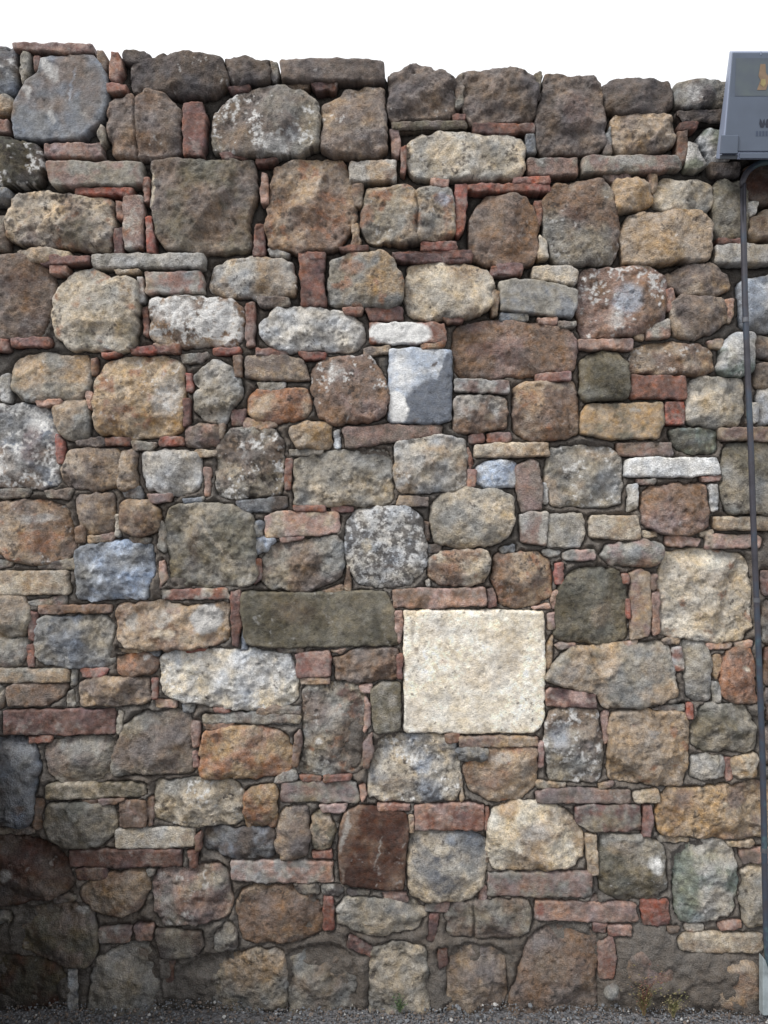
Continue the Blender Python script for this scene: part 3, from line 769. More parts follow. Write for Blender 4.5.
TYPE = {  # face offset, edge drop (m), rounding px, outline jitter px, chaikin list, lump m, rough m
    'b': (-.001, .013, 3.4, 1.8, (.08, .12), .005, .0042),
    'q': (-.001, .012, 2.4, 1.8, (.08,), .006, .0052),
    'f': (.002, .010, 1.7, .9, (.04,), .0022, .0018),
    'k': (.005, .006, 1.2, 1.1, (), .0015, .0024),
    's': (.010, .007, 1.5, 1.3, (.05,), .003, .003),
    'm': (-.020, .030, 10, 1.2, (.25, .25), .008, .0030),
}
def stone_mesh(s):
    off, drop, rr, jit, ch, lump, rough = TYPE[s.typ]
    rg = random.Random(s.seed)
    step = (1.45 if s.area > 700 else 1.1) if not s.ext else 3.2
    p = s.poly
    for k in ch: p = chaikin(p, k)
    p = resample(p, step)
    # wobble the outline
    tn_ = np.roll(p, -1, 0) - np.roll(p, 1, 0); tn_ /= (np.hypot(tn_[:, 0], tn_[:, 1])[:, None] + 1e-9)
    nr = np.stack([tn_[:, 1], -tn_[:, 0]], 1)
    grow = 0 if s.ext else {'b': 2.1, 'q': 1.9, 'f': 1.1, 'k': 1.3, 's': 1.3, 'm': 0}[s.typ]
    p = p + nr * (fbm(p[:, 0], p[:, 1], 9, s.seed, 3)[:, None] * jit + fbm(p[:, 0], p[:, 1], 3.6, s.seed + 60, 2)[:, None] * .45 + grow)
    A, c = area_c(p); n = len(p)
    inr = max(segdist(np.array([c[0]]), np.array([c[1]]), p[::3])[0], 2)
    x0, y0 = p.min(0); x1, y1 = p.max(0)
    hx, hy = np.meshgrid(np.arange(x0, x1, step), np.arange(y0, y1, step * .866))
    hx[1::2] += step / 2
    q0 = np.stack([hx.ravel(), hy.ravel()], 1); q0 += np.random.default_rng(s.seed).uniform(-.18, .18, q0.shape) * step
    q0 = q0[inside(q0[:, 0], q0[:, 1], p)]
    q0 = q0[segdist(q0[:, 0], q0[:, 1], p) > step * 1.15]
    pin = p - nr * step * .5
    P = np.concatenate([p, pin, q0], 0)
    ok = np.ones(len(P), bool); ok[n:2 * n] = inside(pin[:, 0], pin[:, 1], p)
    P = P[ok]
    cd = delaunay_2d_cdt([tuple(v) for v in P], [(a_, (a_ + 1) % n) for a_ in range(n)], [], 1, 1e-5)
    P = np.array([tuple(v) for v in cd[0]]); TRI = np.array(cd[2])
    on = np.full(n, -1)
    for vi, og_ in enumerate(cd[3]):
        for o_ in og_:
            if o_ < n and on[o_] < 0: on[o_] = vi
    d = segdist(P[:, 0], P[:, 1], p[::2] if n > 60 else p); d[on] = 0
    r = min(rr, inr * .95)
    q = np.clip(d / r, 0, 1); prof = np.sqrt(1 - (1 - q) ** 2)
    y = off + (rg.uniform(-.010, .009) if s.typ in 'bq' else rg.uniform(-.005, .006)) + drop * (1 - prof)
    inner = sst(0, r * .8, d)
    X, Y = P[:, 0], P[:, 1]
    cen = np.clip(d / max(inr, 1), 0, 1)
    if s.typ in 'bqm': y = y - .0015 * cen * min(1, inr / 18)
    if s.typ in 'bq':     # broad fracture facets
        hf = np.full(X.shape, 1e9)
        for _ in range(6 if s.typ == 'b' else 8):
            a_ = rg.uniform(0, 6.283); sl = rg.uniform(.12, .55) if s.typ == 'b' else rg.uniform(.15, .7)
            ex = rg.uniform(.1, .85) * inr
            hf = np.minimum(hf, .004 - sl * S * np.maximum(0, (X - c[0]) * math.cos(a_) + (Y - c[1]) * math.sin(a_) - ex))
        y = y - np.maximum(hf, -.016)
    tx, ty = rg.uniform(-.08, .08), rg.uniform(-.09, .06)
    if s.typ in 'bqm': y = y + ((X - c[0]) * tx + (Y - c[1]) * ty) * S
    elif s.typ in 'fk': y = y + ((X - c[0]) * tx + (Y - c[1]) * ty) * S * .5
    w0 = max(14, inr * 1.1)
    h1 = fbm(X, Y, w0, s.seed + 1, 3); h2 = fbm(X, Y, 8.5, s.seed + 2, 3, .65)
    rid = 1 - 2 * np.abs(fbm(X, Y, w0 * .9, s.seed + 3, 3, .6))
    y = y - lump * h1 * (.25 + .75 * inner) * min(1, inr / 16)
    if s.typ == 'q':
        cell = np.floor(fbm(X, Y, w0 * .8, s.seed + 5, 2) * 2.5 + .4 * h2)
        y = y - .0016 * cell * inner - .0045 * np.clip(rid, -1, 1) * inner
    y = y - rough * h2 * (.35 + .65 * inner)
    pits = sst(.75, 1.1, fbm(X, Y, 5.5, s.seed + 6, 2)); y = y + pits * rough * .6 * inner
    # crisp chips off the edges
    chip = sst(.35, .8, fbm(X, Y, 14, s.seed + 7, 2)) * (1 - sst(0, 8, d)); y = y + chip * (.011 if s.typ in 'bq' else .005)
    if s.flags.get('C'):
        y = y + .014 * np.exp(-((X + 3 * fbm(X, Y, 22, 41, 3) - s.flags['C']) / 1.2) ** 2)
    # --- colours that belong to the stone
    c1 = PAL[s.cols[0]]; c2 = PAL[s.cols[1] if len(s.cols) > 1 else s.cols[0]]
    m1 = fbm(X, Y, max(12, w0 * .9), s.seed + 20, 4, .6)
    k = sst(-.35, .55, m1)[:, None] * .95
    C = c1 * (1 - k) + c2 * k
    C = C * (1 + (.26 * fbm(X, Y, 7, s.seed + 21, 4, .75) + .22 * fbm(X, Y, 3.3, s.seed + 31, 2, .9) + .10 * fbm(X, Y, 110, 500, 3) + .10 * fbm(X, Y * .22, 16, 501, 3)))[:, None] * rg.uniform(.93, 1.07)
    warm = fbm(X, Y, 17, s.seed + 22, 3)[:, None]
    amt = .10 if s.typ not in 'f' else .06
    C = C * (1 + np.array([amt, .1 * amt, -amt * 1.3]) * warm)
    fl = s.flags
    if fl.get('O'):
        o = sst(.62 - .07 * fl['O'], 1.0 - .07 * fl['O'], fbm(X, Y, 13, s.seed + 23, 4))[:, None] * .8
        C = C * (1 - o) + PAL['og'] * o
    fine_ = fbm(X, Y, 4.5, s.seed + 24, 3, .8)
    if fl.get('D'):
        reg = fbm(X, Y, 20, s.seed + 25, 2)
        o = sst(.95 - .105 * fl['D'], 1.12 - .105 * fl['D'], fine_ + .3 * reg)[:, None] * .75
        C = C * (1 - o) + PAL['dg'] * .45 * o
    lv = fl.get('L', 0)
    if not s.ext: lv = max(lv, 1)
    if lv:
        reg = fbm(X, Y, 19, s.seed + 26, 3)
        f2 = fbm(X, Y, 4.8, s.seed + 27, 3, .8)
        o = sst(.98 - .128 * lv, 1.26 - .128 * lv, .55 * reg + .75 * f2)[:, None] * (.85 if lv > 3 else .6 if lv > 1 else .25)
        C = C * (1 - o) + (PAL['lg'] * .5 + PAL['wh'] * .5) * o
    if s.typ == 'k':    # lime bloom on old brick
        o = sst(.25, .9, fbm(X, Y, 11, s.seed + 28, 4, .7))[:, None] * .55
        C = C * (1 - o) + (PAL['gl'] * .6 + PAL['pb'] * .4) * o
    if not s.ext:
        x0, y0 = p.min(0) - 1; x1, y1 = p.max(0) + 1
        wx = fbm(X, Y, 12, 901, 4, .7) * 3.2; wy = fbm(X, Y, 12, 933, 4, .7) * 3.2
        for (px_, py_, rx, ry, pc, st, an) in ALL_PATCH:
            if not (x0 < px_ < x1 and y0 < py_ < y1): continue
            dx, dy = X + wx - px_, Y + wy - py_
            u = (dx * math.cos(an) + dy * math.sin(an)) / rx; v = (-dx * math.sin(an) + dy * math.cos(an)) / ry
            soft = .12 if st >= .9 else .45
            o = (1 - sst(1 - soft, 1 + soft * .6, np.hypot(u, v)))[:, None] * st
            if st < .9: o = o * (1 + .35 * fine_[:, None]).clip(0, 1.3)
            o = o.clip(0, 1)
            C = C * (1 - o) + pc * (1 + .12 * fine_[:, None]) * o
    low_tone = np.interp(Y, [0, 820, 950, 1024], [1, 1, .78, .66])[:, None]    # stone colour darkens towards the ground
    C = C * low_tone * (.92 if s.typ == 'k' else 1)
    pit_dark = sst(.4, 1.1, pits + 0 * X)[:, None] * .35  # pits coloured darker than the face around them
    C = C * (1 - pit_dark)
    lum_target = C
    C = np.clip(lum_target, .012, .86)
    # --- world coordinates, skirt running back into the wall
    px3 = (P[:, 0] - 384) * S; pz3 = CAMZ + (512 - P[:, 1]) * S
    V = np.stack([px3, y, pz3], 1)
    nv = len(P)
    b1 = V[on].copy(); b1[:, 1] += .012
    b2 = V[on].copy(); b2[:, 1] = .085 if s.c[1] > 110 else .16
    V = np.concatenate([V, b1, b2]); C = np.concatenate([C, C[on], C[on]])
    idx = np.arange(n); nx = (idx + 1) % n; B1 = nv; B2 = nv + n
    # front faces must look at the camera (-Y)
    a_, b_, c_ = V[TRI[:, 0]], V[TRI[:, 1]], V[TRI[:, 2]]
    flip = np.cross(b_ - a_, c_ - a_)[:, 1] > 0
    TRI[flip] = TRI[flip][:, ::-1]
    Q = np.concatenate([np.stack([on[nx], on[idx], B1 + idx, B1 + nx], 1), np.stack([B1 + nx, B1 + idx, B2 + idx, B2 + nx], 1)])
    c3 = V[on].mean(0); nrm = np.cross(V[Q[0, 1]] - V[Q[0, 0]], V[Q[0, 2]] - V[Q[0, 0]])
    if nrm @ (V[Q[0, 0]] - c3) < 0: Q = Q[:, ::-1]
    F = np.concatenate([np.concatenate([TRI[:, :1], TRI], 1), Q])
    s.out = p
    return V, F, C
wall = tag(empty('stone_wall', (0, 0, 0)), 'old wall of mixed fieldstone, reused blocks and thin red bricks set in grey mortar', 'wall')

def build_part(name, items, kind=None, label=None, mats=None):
    Vs, Fs, Ts, Cs = [], [], [], []; o = 0
    for V, F, C in items:
        Vs.append(V); Fs.append(F + o); Cs.append(C); o += len(V)
    V = np.concatenate(Vs); F = np.concatenate(Fs); C = np.concatenate(Cs)
    # drop the doubled corner of the centre fans
    tri = (F[:, 0] == F[:, 1])
    T = F[tri][:, 1:]; Q = F[~tri]
    me = bpy.data.meshes.new(name)
    cc = (V.min(0) + V.max(0)) / 2
    me.vertices.add(len(V)); me.vertices.foreach_set('co', (V - cc).ravel())
    li = np.concatenate([Q.ravel(), T.ravel()]).astype(np.int32)
    me.loops.add(len(li)); me.loops.foreach_set('vertex_index', li)
    me.polygons.add(len(Q) + len(T))
    me.polygons.foreach_set('loop_start', np.concatenate([np.arange(len(Q)) * 4, len(Q) * 4 + np.arange(len(T)) * 3]).astype(np.int32))
    me.polygons.foreach_set('loop_total', np.concatenate([np.full(len(Q), 4), np.full(len(T), 3)]).astype(np.int32))
    me.polygons.foreach_set('use_smooth', np.ones(len(Q) + len(T), bool))
    me.update(calc_edges=True)
    a = me.attributes.new('Col', 'FLOAT_COLOR', 'POINT')
    a.data.foreach_set('color', np.concatenate([C, np.ones((len(C), 1))], 1).astype(np.float32).ravel())
    me.materials.append(mats)
    ob = bpy.data.objects.new(name, me); ob.location = cc; ob.parent = wall
    scene.collection.objects.link(ob)
    if kind: ob['kind'] = kind
    if label: ob['label'] = label
    return ob

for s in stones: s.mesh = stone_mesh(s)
vis = lambda s: (not s.ext)
rocks = sorted([s for s in stones if s.typ in 'bqfsm' and vis(s)], key=lambda s: -s.area)
bricks = sorted([s for s in stones if s.typ == 'k' and vis(s)], key=lambda s: -s.area)
print('traced', N_TRACED, 'rocks', len(rocks), 'bricks', len(bricks))
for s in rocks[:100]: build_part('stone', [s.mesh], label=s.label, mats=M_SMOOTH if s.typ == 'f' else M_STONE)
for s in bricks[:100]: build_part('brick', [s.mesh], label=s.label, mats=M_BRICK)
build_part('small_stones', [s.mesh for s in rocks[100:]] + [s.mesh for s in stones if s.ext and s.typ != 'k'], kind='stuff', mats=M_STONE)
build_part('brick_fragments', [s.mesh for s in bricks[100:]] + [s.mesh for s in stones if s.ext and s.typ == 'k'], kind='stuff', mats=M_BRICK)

# ------------------------------------------------------------------ mortar and core
TOP = [(-340, 50), (0, 48), (12, 46), (90, 46), (122, 50), (148, 58), (190, 57), (222, 62), (226, 57), (256, 57), (268, 60), (384, 61), (390, 72), (416, 64), (450, 69), (512, 71),
       (534, 76), (560, 74), (600, 78), (640, 78), (672, 81), (684, 84), (690, 81), (768, 82), (1110, 84)]
G = 1.5
gx = np.arange(-336, 1104, G); gy = np.arange(0, 1026, G)
gx = np.where((gx > -30) & (gx < 800), gx, gx)
GX, GY = np.meshgrid(gx, gy)
mask = np.zeros(GX.shape, bool)
for s in stones:
    if s.typ == 'm': continue
    x0, y0 = s.out.min(0); x1, y1 = s.out.max(0)
    i0 = max(0, int((x0 + 336) / G)); i1 = int((x1 + 336) / G) + 2; j0 = max(0, int(y0 / G)); j1 = int(y1 / G) + 2
    sub = (slice(j0, j1), slice(i0, i1))
    mask[sub] |= inside(GX[sub], GY[sub], s.out[::3])
dist = np.where(mask, 0.0, 99.0)
for _ in range(6):
    for ax in (0, 1):
        for sh in (1, -1): dist = np.minimum(dist, np.roll(dist, sh, ax) + 1)
topy = np.interp(GX, [a for a, b in TOP], [b for a, b in TOP]) + 5
base = np.interp(GY, [0, 260, 330, 480, 620, 860, 960, 1012], [.052, .050, .036, .029, .026, .022, .016, .010])
base = base + .010 * fbm(GX, GY, 90, 71, 2) * np.interp(GY, [0, 900, 1012], [1, .7, .5])
nz = fbm(GX, GY, 12, 77, 4, .7)
gk = np.interp(GY, [0, 250, 420, 880, 960], [.4, .6, 1.0, 1.0, .5])
MY = base - gk * (.016 * sst(.6, 3.2, dist * G / 2) - .016 * (dist < 1)) + .0065 * nz - .015 * np.interp(GY, [0, 300, 520], [0, .3, 1]) * sst(.15, .8, fbm(GX, GY, 34, 79, 3, .6))
# plastered-over areas low on the right
pl = np.exp(-(((GX - 655) / 42) ** 2 + ((GY - 962) / 34) ** 2)) + np.exp(-(((GX - 715) / 34) ** 2 + ((GY - 985) / 22) ** 2))
MY -= .020 * np.clip(pl, 0, 1) * (1 + .5 * fbm(GX, GY, 30, 5, 3))
GYc = np.maximum(GY, topy)
MX3 = (GX - 384) * S; MZ3 = CAMZ + (512 - GYc) * S
MY = np.where(GY < topy, .06, MY)
mc = PAL['gl'] * .34 + PAL['gb'] * .30
kk = sst(-.5, .6, fbm(GX, GY, 60, 88, 3))[..., None]
MC = (mc * (1 - kk) + (PAL['gb'] * .55 + PAL['gr'] * .3) * kk)
MC = MC * (1 + .25 * fbm(GX, GY, 9, 90, 4, .8))[..., None]
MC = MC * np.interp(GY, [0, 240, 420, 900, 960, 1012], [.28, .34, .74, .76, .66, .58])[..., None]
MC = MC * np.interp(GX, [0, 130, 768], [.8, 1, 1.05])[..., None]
MC = np.clip(MC, .01, .7)
V = np.stack([MX3, MY, MZ3], -1).reshape(-1, 3)
ny, nx_ = GX.shape
I = np.arange(ny * nx_).reshape(ny, nx_)
keep = ~((GY[:-1, :-1] < topy[:-1, :-1]) & (GY[1:, :-1] < topy[1:, :-1]) & (GY[1:, 1:] < topy[1:, 1:]))
F = np.stack([I[:-1, :-1], I[1:, :-1], I[1:, 1:], I[:-1, 1:]], -1)[keep]
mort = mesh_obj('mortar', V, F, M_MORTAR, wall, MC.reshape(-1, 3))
# rubble core behind the face, with an uneven top
cx = np.arange(-330, 1100, 15.0); ct = np.interp(cx, [a for a, b in TOP], [b for a, b in TOP]) + 9
cv = []; cf = []
for yy in (.075, .48):
    for x, t in zip(cx, ct):
        cv += [((x - 384) * S, yy, CAMZ + (512 - t) * S), ((x - 384) * S, yy, -.1)]
m_ = len(cx)
for i in range(m_ - 1):
    a, b, c_, d_ = 2 * i, 2 * i + 1, 2 * i + 3, 2 * i + 2; o2 = 2 * m_
    cf += [(a, b, c_, d_), (o2 + a, o2 + d_, o2 + c_, o2 + b), (a, d_, o2 + d_, o2 + a)]
cf += [(0, 2 * m_, 2 * m_ + 1, 1), (2 * m_ - 2, 2 * m_ - 1, 4 * m_ - 1, 4 * m_ - 2)]
cvn = np.array(cv); mesh_obj('core', cvn, cf, M_MORTAR, wall, np.tile(mc * .6, (len(cvn), 1)), smooth=False)

# ------------------------------------------------------------------ unseen low wall, added left of the view to shade the lower left corner
shade_wall = tag(empty('added_shade_wall', (-1.5, -.5, 0)), 'low rubble wall added out of view at the left to shade the corner', 'wall')
RV = []; RF = []; RC = []
rr_ = random.Random(9); zz = 0.0
XF = -1.245
while zz < .90:
    hh = min(rr_.uniform(.10, .17), .94 - zz); yy = -.06
    while yy > -1.2:
        ww = rr_.uniform(.14, .30)
        o_ = len(RV); x0_ = -1.9; xf = XF - rr_.uniform(0, .02); g_ = .008; e_ = .02
        ya, yb, za, zb = yy - g_, yy - ww + g_, zz + g_ * .5, zz + hh - g_
        ring = lambda X_, k_: [(X_, ya - k_, za + k_), (X_, yb + k_, za + k_), (X_, yb + k_, zb - k_), (X_, ya - k_, zb - k_)]
        RV += ring(x0_, 0) + ring(xf - e_, 0) + ring(xf, e_)
        RF += [(o_, o_ + 1, o_ + 2, o_ + 3), (o_ + 11, o_ + 10, o_ + 9, o_ + 8)]
        for L0 in (0, 4):
            for q_ in range(4): RF.append((o_ + L0 + q_, o_ + L0 + 4 + q_, o_ + L0 + 4 + (q_ + 1) % 4, o_ + L0 + (q_ + 1) % 4))
        cc_ = PAL[rr_.choice(['gb', 'gr', 'ol', 'br', 'tn'])] * rr_.uniform(.7, 1); RC += [cc_] * 12
        yy -= ww
    zz += hh
RV = [(v[0] - .48 * v[1], v[1], v[2]) for v in RV]
mesh_obj('coursed_stone', np.array(RV), RF, M_STONE, shade_wall, np.array(RC), smooth=False)
o_ = [(-1.86, -.02, 0), (XF - .03, -.02, 0), (XF - .03, -1.18, 0), (-1.86, -1.18, 0), (-1.86, -.02, .91), (XF - .03, -.02, .91), (XF - .03, -1.18, .91), (-1.86, -1.18, .91)]
o_ = [(v[0] - .48 * v[1], v[1], v[2]) for v in o_]
mesh_obj('mortar', np.array(o_), [(0, 1, 2, 3), (7, 6, 5, 4), (0, 4, 5, 1), (1, 5, 6, 2), (2, 6, 7, 3), (3, 7, 4, 0)], M_MORTAR, shade_wall, np.tile(PAL['gb'] * .5, (8, 1)), smooth=False)

# ------------------------------------------------------------------ ground and gravel
m, n, l, b = new_mat('gravelly_earth')
geo = n.new('ShaderNodeNewGeometry'); t1 = n.new('ShaderNodeTexNoise'); t1.inputs['Scale'].default_value = 40; t1.inputs['Detail'].default_value = 8
t2 = n.new('ShaderNodeTexVoronoi'); t2.inputs['Scale'].default_value = 90
l.new(geo.outputs['Position'], t1.inputs['Vector']); l.new(geo.outputs['Position'], t2.inputs['Vector'])
rp = n.new('ShaderNodeValToRGB'); rp.color_ramp.elements[0].color = (.07, .07, .075, 1); rp.color_ramp.elements[0].position = .3
rp.color_ramp.elements[1].color = (.21, .205, .215, 1); rp.color_ramp.elements[1].position = .7
l.new(t1.outputs['Fac'], rp.inputs['Fac']); l.new(rp.outputs['Color'], b.inputs['Base Color']); b.inputs['Roughness'].default_value = .95
bp = n.new('ShaderNodeBump'); bp.inputs['Distance'].default_value = .01; l.new(t2.outputs['Distance'], bp.inputs['Height']); l.new(bp.outputs['Normal'], b.inputs['Normal'])
M_GROUND = m
g = mesh_obj('ground', np.array([(-600, -600, 0), (600, -600, 0), (600, 600, 0), (-600, 600, 0)], float), [(0, 1, 2, 3)], M_GROUND, smooth=False); g['kind'] = 'structure'
M_GRAVEL = rock_material('gravel', 260, .002, .95, .3)
rg = np.random.default_rng(3)
ico = []
phi = (1 + 5 ** .5) / 2
ic = np.array([(-1, phi, 0), (1, phi, 0), (-1, -phi, 0), (1, -phi, 0), (0, -1, phi), (0, 1, phi), (0, -1, -phi), (0, 1, -phi), (phi, 0, -1), (phi, 0, 1), (-phi, 0, -1), (-phi, 0, 1)], float)
ic /= np.linalg.norm(ic[0])
icf = np.array([(0, 11, 5), (0, 5, 1), (0, 1, 7), (0, 7, 10), (0, 10, 11), (1, 5, 9), (5, 11, 4), (11, 10, 2), (10, 7, 6), (7, 1, 8), (3, 9, 4), (3, 4, 2), (3, 2, 6), (3, 6, 8), (3, 8, 9), (4, 9, 5), (2, 4, 11), (6, 2, 10), (8, 6, 7), (9, 8, 1)])
N = 22000
gxp = rg.uniform(-2.0, 2.0, N); gyp = -np.abs(rg.normal(0, .16, N)) * 1.0 + .05
far = rg.random(N) < .25; gyp[far] = rg.uniform(-1.6, 0, far.sum())
sz = rg.uniform(.0012, .0042, N) * (1 + (rg.random(N) < .05) * 1.0)
hgt = .030 * np.exp(-(np.abs(gyp - .01) / .045) ** 1.3) * (.15 + 1.3 * vn(gxp * 5, gyp * 3, 4) ** 1.3 + .2 * vn(gxp * 21, gyp * 9, 6)) * rg.uniform(.8, 1.05, N)
Vg = []; Cg = []
for i in range(N):
    q = ic * (sz[i] * rg.uniform(.6, 1.2, 3)) * rg.uniform(.8, 1.2, (12, 1)) + (gxp[i], gyp[i], hgt[i] + sz[i] * .3)
    Vg.append(q)
    cc = (PAL['bg'] * .8 if rg.random() < .6 else PAL['gb'] * .8) * rg.uniform(.6, 1.2)
    if rg.random() < .03: cc = PAL['lg'] * .8
    Cg.append(np.tile(cc, (12, 1)))
Fg = (icf[None] + (np.arange(N) * 12)[:, None, None]).reshape(-1, 3)
gr_o = mesh_obj('gravel', np.concatenate(Vg), Fg, M_GRAVEL, None, np.concatenate(Cg), smooth=False); tag(gr_o, 'grey gravel and grit heaped against the foot of the wall', 'gravel', kind='stuff')
# the little bank of grit under the pebbles
bx_ = np.linspace(-2.2, 2.2, 500); byy = np.linspace(-.22, .02, 24)
BX, BY = np.meshgrid(bx_, byy)
BZ = .030 * np.exp(-((.01 - BY) / .045) ** 1.3 * (BY < .01)) * (.15 + 1.3 * vn(BX * 5, BY * 3, 4) ** 1.3 + .2 * vn(BX * 21, BY * 9, 6)) + .0035 * fbm(BX / S, BY / S, 5, 8, 3) + .001
BZ[0] = -.003
Ib = np.arange(BX.size).reshape(BX.shape)
Fb = np.stack([Ib[:-1, :-1], Ib[:-1, 1:], Ib[1:, 1:], Ib[1:, :-1]], -1).reshape(-1, 4)
bank = mesh_obj('earth_bank', np.stack([BX, BY, BZ], -1).reshape(-1, 3), Fb, M_GROUND); bank['kind'] = 'structure'

# ------------------------------------------------------------------ dry weeds at the foot of the wall
def weed(name, x, y, z0, h, nb, spread, hexes, label, seed, width=.0014):
    rr = random.Random(seed); vs_ = []; fs_ = []; cs = []
    for i in range(nb):
        a = rr.uniform(0, 6.28); hh = h * rr.uniform(.4, 1); sp = spread * rr.uniform(.2, 1)
        w = width * rr.uniform(.6, 1.3); col = lin(rr.choice(hexes)) * rr.uniform(.7, 1.2)
        ux, uy = math.cos(a), math.sin(a) * .5; b0 = len(vs_); K = 5
        ox_, oy_ = rr.uniform(-.003, .003), rr.uniform(-.002, .002)
        for k in range(K + 1):
            t = k / K; cx_ = x + ox_ + ux * sp * t ** 1.7; cy_ = y + oy_ - abs(uy) * sp * t ** 1.7; cz_ = z0 + hh * t * (1 - .25 * t * (sp / max(hh, .01)))
            ww = w * (1 - t) + .0004
            for q in range(3):
                an = q * 2.094 + a; vs_.append((cx_ + math.cos(an) * ww, cy_ + math.sin(an) * ww, cz_)); cs.append(col)
            if k:
                for q in range(3):
                    p0 = b0 + (k - 1) * 3; p1 = p0 + 3; fs_.append((p0 + q, p0 + (q + 1) % 3, p1 + (q + 1) % 3, p1 + q))
            # a small leaf now and then
            if k > 0 and rr.random() < .8:
                lb = len(vs_); s2 = rr.uniform(.003, .007); la = rr.uniform(0, 6.28)
                d1 = np.array((math.cos(la), -abs(math.sin(la)) * .4, rr.uniform(-.2, .8))) * s2; d2 = np.array((-math.sin(la) * .3, .2, .5)) * s2
                o3 = np.array((cx_, cy_, cz_))
                for pnt in (o3 - d1 * .2, o3 + d1 * .5 + d2 * .5, o3 + d1 * 1.3, o3 + d1 * .5 - d2 * .5): vs_.append(tuple(pnt)); cs.append(col * 1.1)
                fs_.append((lb, lb + 1, lb + 2, lb + 3))
    o = mesh_obj(name, np.array(vs_), fs_, M_LEAF, None, np.array(cs), smooth=False)
    return tag(o, label, 'weed', 'weeds at the foot of the wall')
m, n, l, b = new_mat('dry_leaf'); at = n.new('ShaderNodeAttribute'); at.attribute_name = 'Col'; l.new(at.outputs['Color'], b.inputs['Base Color']); b.inputs['Roughness'].default_value = .8; M_LEAF = m
def gpt(px, y): return (px - 384) * S * (2.5 + y) / 2.5
weed('dry_weed', gpt(644, -.035), -.035, .012, .17, 60, .075, ['6b6540', '7a6a4e', '54523a', '6f4c42'], 'taller dry olive weed in front of the plastered patch right of centre', 1)
weed('dry_weed', gpt(673, -.04), -.04, .010, .11, 50, .07, ['6d6a44', '7d7258', '5a5a3c'], 'lower straggly weed nearer the pipe at the foot of the wall', 2)
weed('green_weed', gpt(400, -.03), -.03, .02, .065, 34, .035, ['3f5236', '46583c', '5a6446'], 'tiny green weed sprouting before a grey stone at the wall foot', 3)

# ------------------------------------------------------------------ pipe down the right side
def tube(path, rad, seg=14):
    path = [np.array(p, float) for p in path]; vs_ = []; fs_ = []
    for i, p in enumerate(path):
        t = (path[min(i + 1, len(path) - 1)] - path[max(i - 1, 0)]); t /= np.linalg.norm(t)
        u = np.cross(t, (0, 1, 0)); u /= np.linalg.norm(u); v = np.cross(t, u)
        rd_ = rad[i] if isinstance(rad, (list, np.ndarray)) else rad
        for k in range(seg):
            a = 2 * math.pi * k / seg; vs_.append(p + (u * math.cos(a) + v * math.sin(a)) * rd_)
        if i:
            for k in range(seg):
                a0 = (i - 1) * seg + k; a1 = (i - 1) * seg + (k + 1) % seg; fs_.append((a0, a0 + seg, a1 + seg, a1))
    fs_.append(tuple(range(seg))); fs_.append(tuple(range(len(vs_) - 1, len(vs_) - seg - 1, -1)))
    return np.array(vs_), fs_
m, n, l, b = new_mat('painted_pipe')
geo = n.new('ShaderNodeNewGeometry'); t1 = n.new('ShaderNodeTexNoise'); t1.inputs['Scale'].default_value = 7; t1.inputs['Detail'].default_value = 6; t1.inputs['Roughness'].default_value = .7
l.new(geo.outputs['Position'], t1.inputs['Vector'])
rp = n.new('ShaderNodeValToRGB'); e = rp.color_ramp.elements
e[0].position = .38; e[0].color = (*lin('32323a'), 1); e[1].position = .68; e[1].color = (*lin('4a6468'), 1)
x = e.new(.48); x.color = (*lin('3f3e46'), 1); x = e.new(.58); x.color = (*lin('3a4452'), 1)
l.new(t1.outputs['Fac'], rp.inputs['Fac']); l.new(rp.outputs['Color'], b.inputs['Base Color']); b.inputs['Roughness'].default_value = .45
bp = n.new('ShaderNodeBump'); bp.inputs['Distance'].default_value = .002; l.new(t1.outputs['Fac'], bp.inputs['Height']); l.new(bp.outputs['Normal'], b.inputs['Normal'])
M_PIPE = m
pipe = tag(empty('drain_pipe', W(762, 1000, -.05)), 'thin dark painted pipe running down the right side of the wall', 'pipe')
PY = -.042
way = [(743, 184), (743.5, 230), (745, 300), (748, 380), (751, 450), (753, 512), (756, 590), (759, 660), (762, 740), (763.5, 800), (764.5, 860), (766, 930), (768, 962), (769, 1004)]
path = []
for a in np.linspace(90, 0, 12):   # elbow under the box
    r_ = 26; path.append((769 - r_ * math.sin(R(90 - a)) , 187 - r_ * math.cos(R(90 - a))))
path = [(769 + 14, 160.5)] + [(769 - 26 * math.sin(R(t)), 187 - 26 * math.cos(R(t))) for t in np.linspace(0, 88, 12)]
wp = [W(a, b_, -.05 if i < 13 else PY) for i, (a, b_) in enumerate(path + way)]
wp = [(p[0], PY, p[2]) for p in wp]
v_, f_ = tube(wp, .0090); mesh_obj('pipe_run', v_, f_, M_PIPE, pipe)
M_CLIP = plain('galvanised_clip', '6a6c72', .5, .6, .15, 60)
for (a, b_) in ((745.5, 320), (756.5, 600), (764.2, 850)):
    x_, y_, z_ = W(a, b_, PY)
    v_, f_ = tube([(x_, PY, z_ + .007), (x_, PY, z_ - .007)], .0104); mesh_obj('clip', v_, f_, M_CLIP, pipe, smooth=False)
    
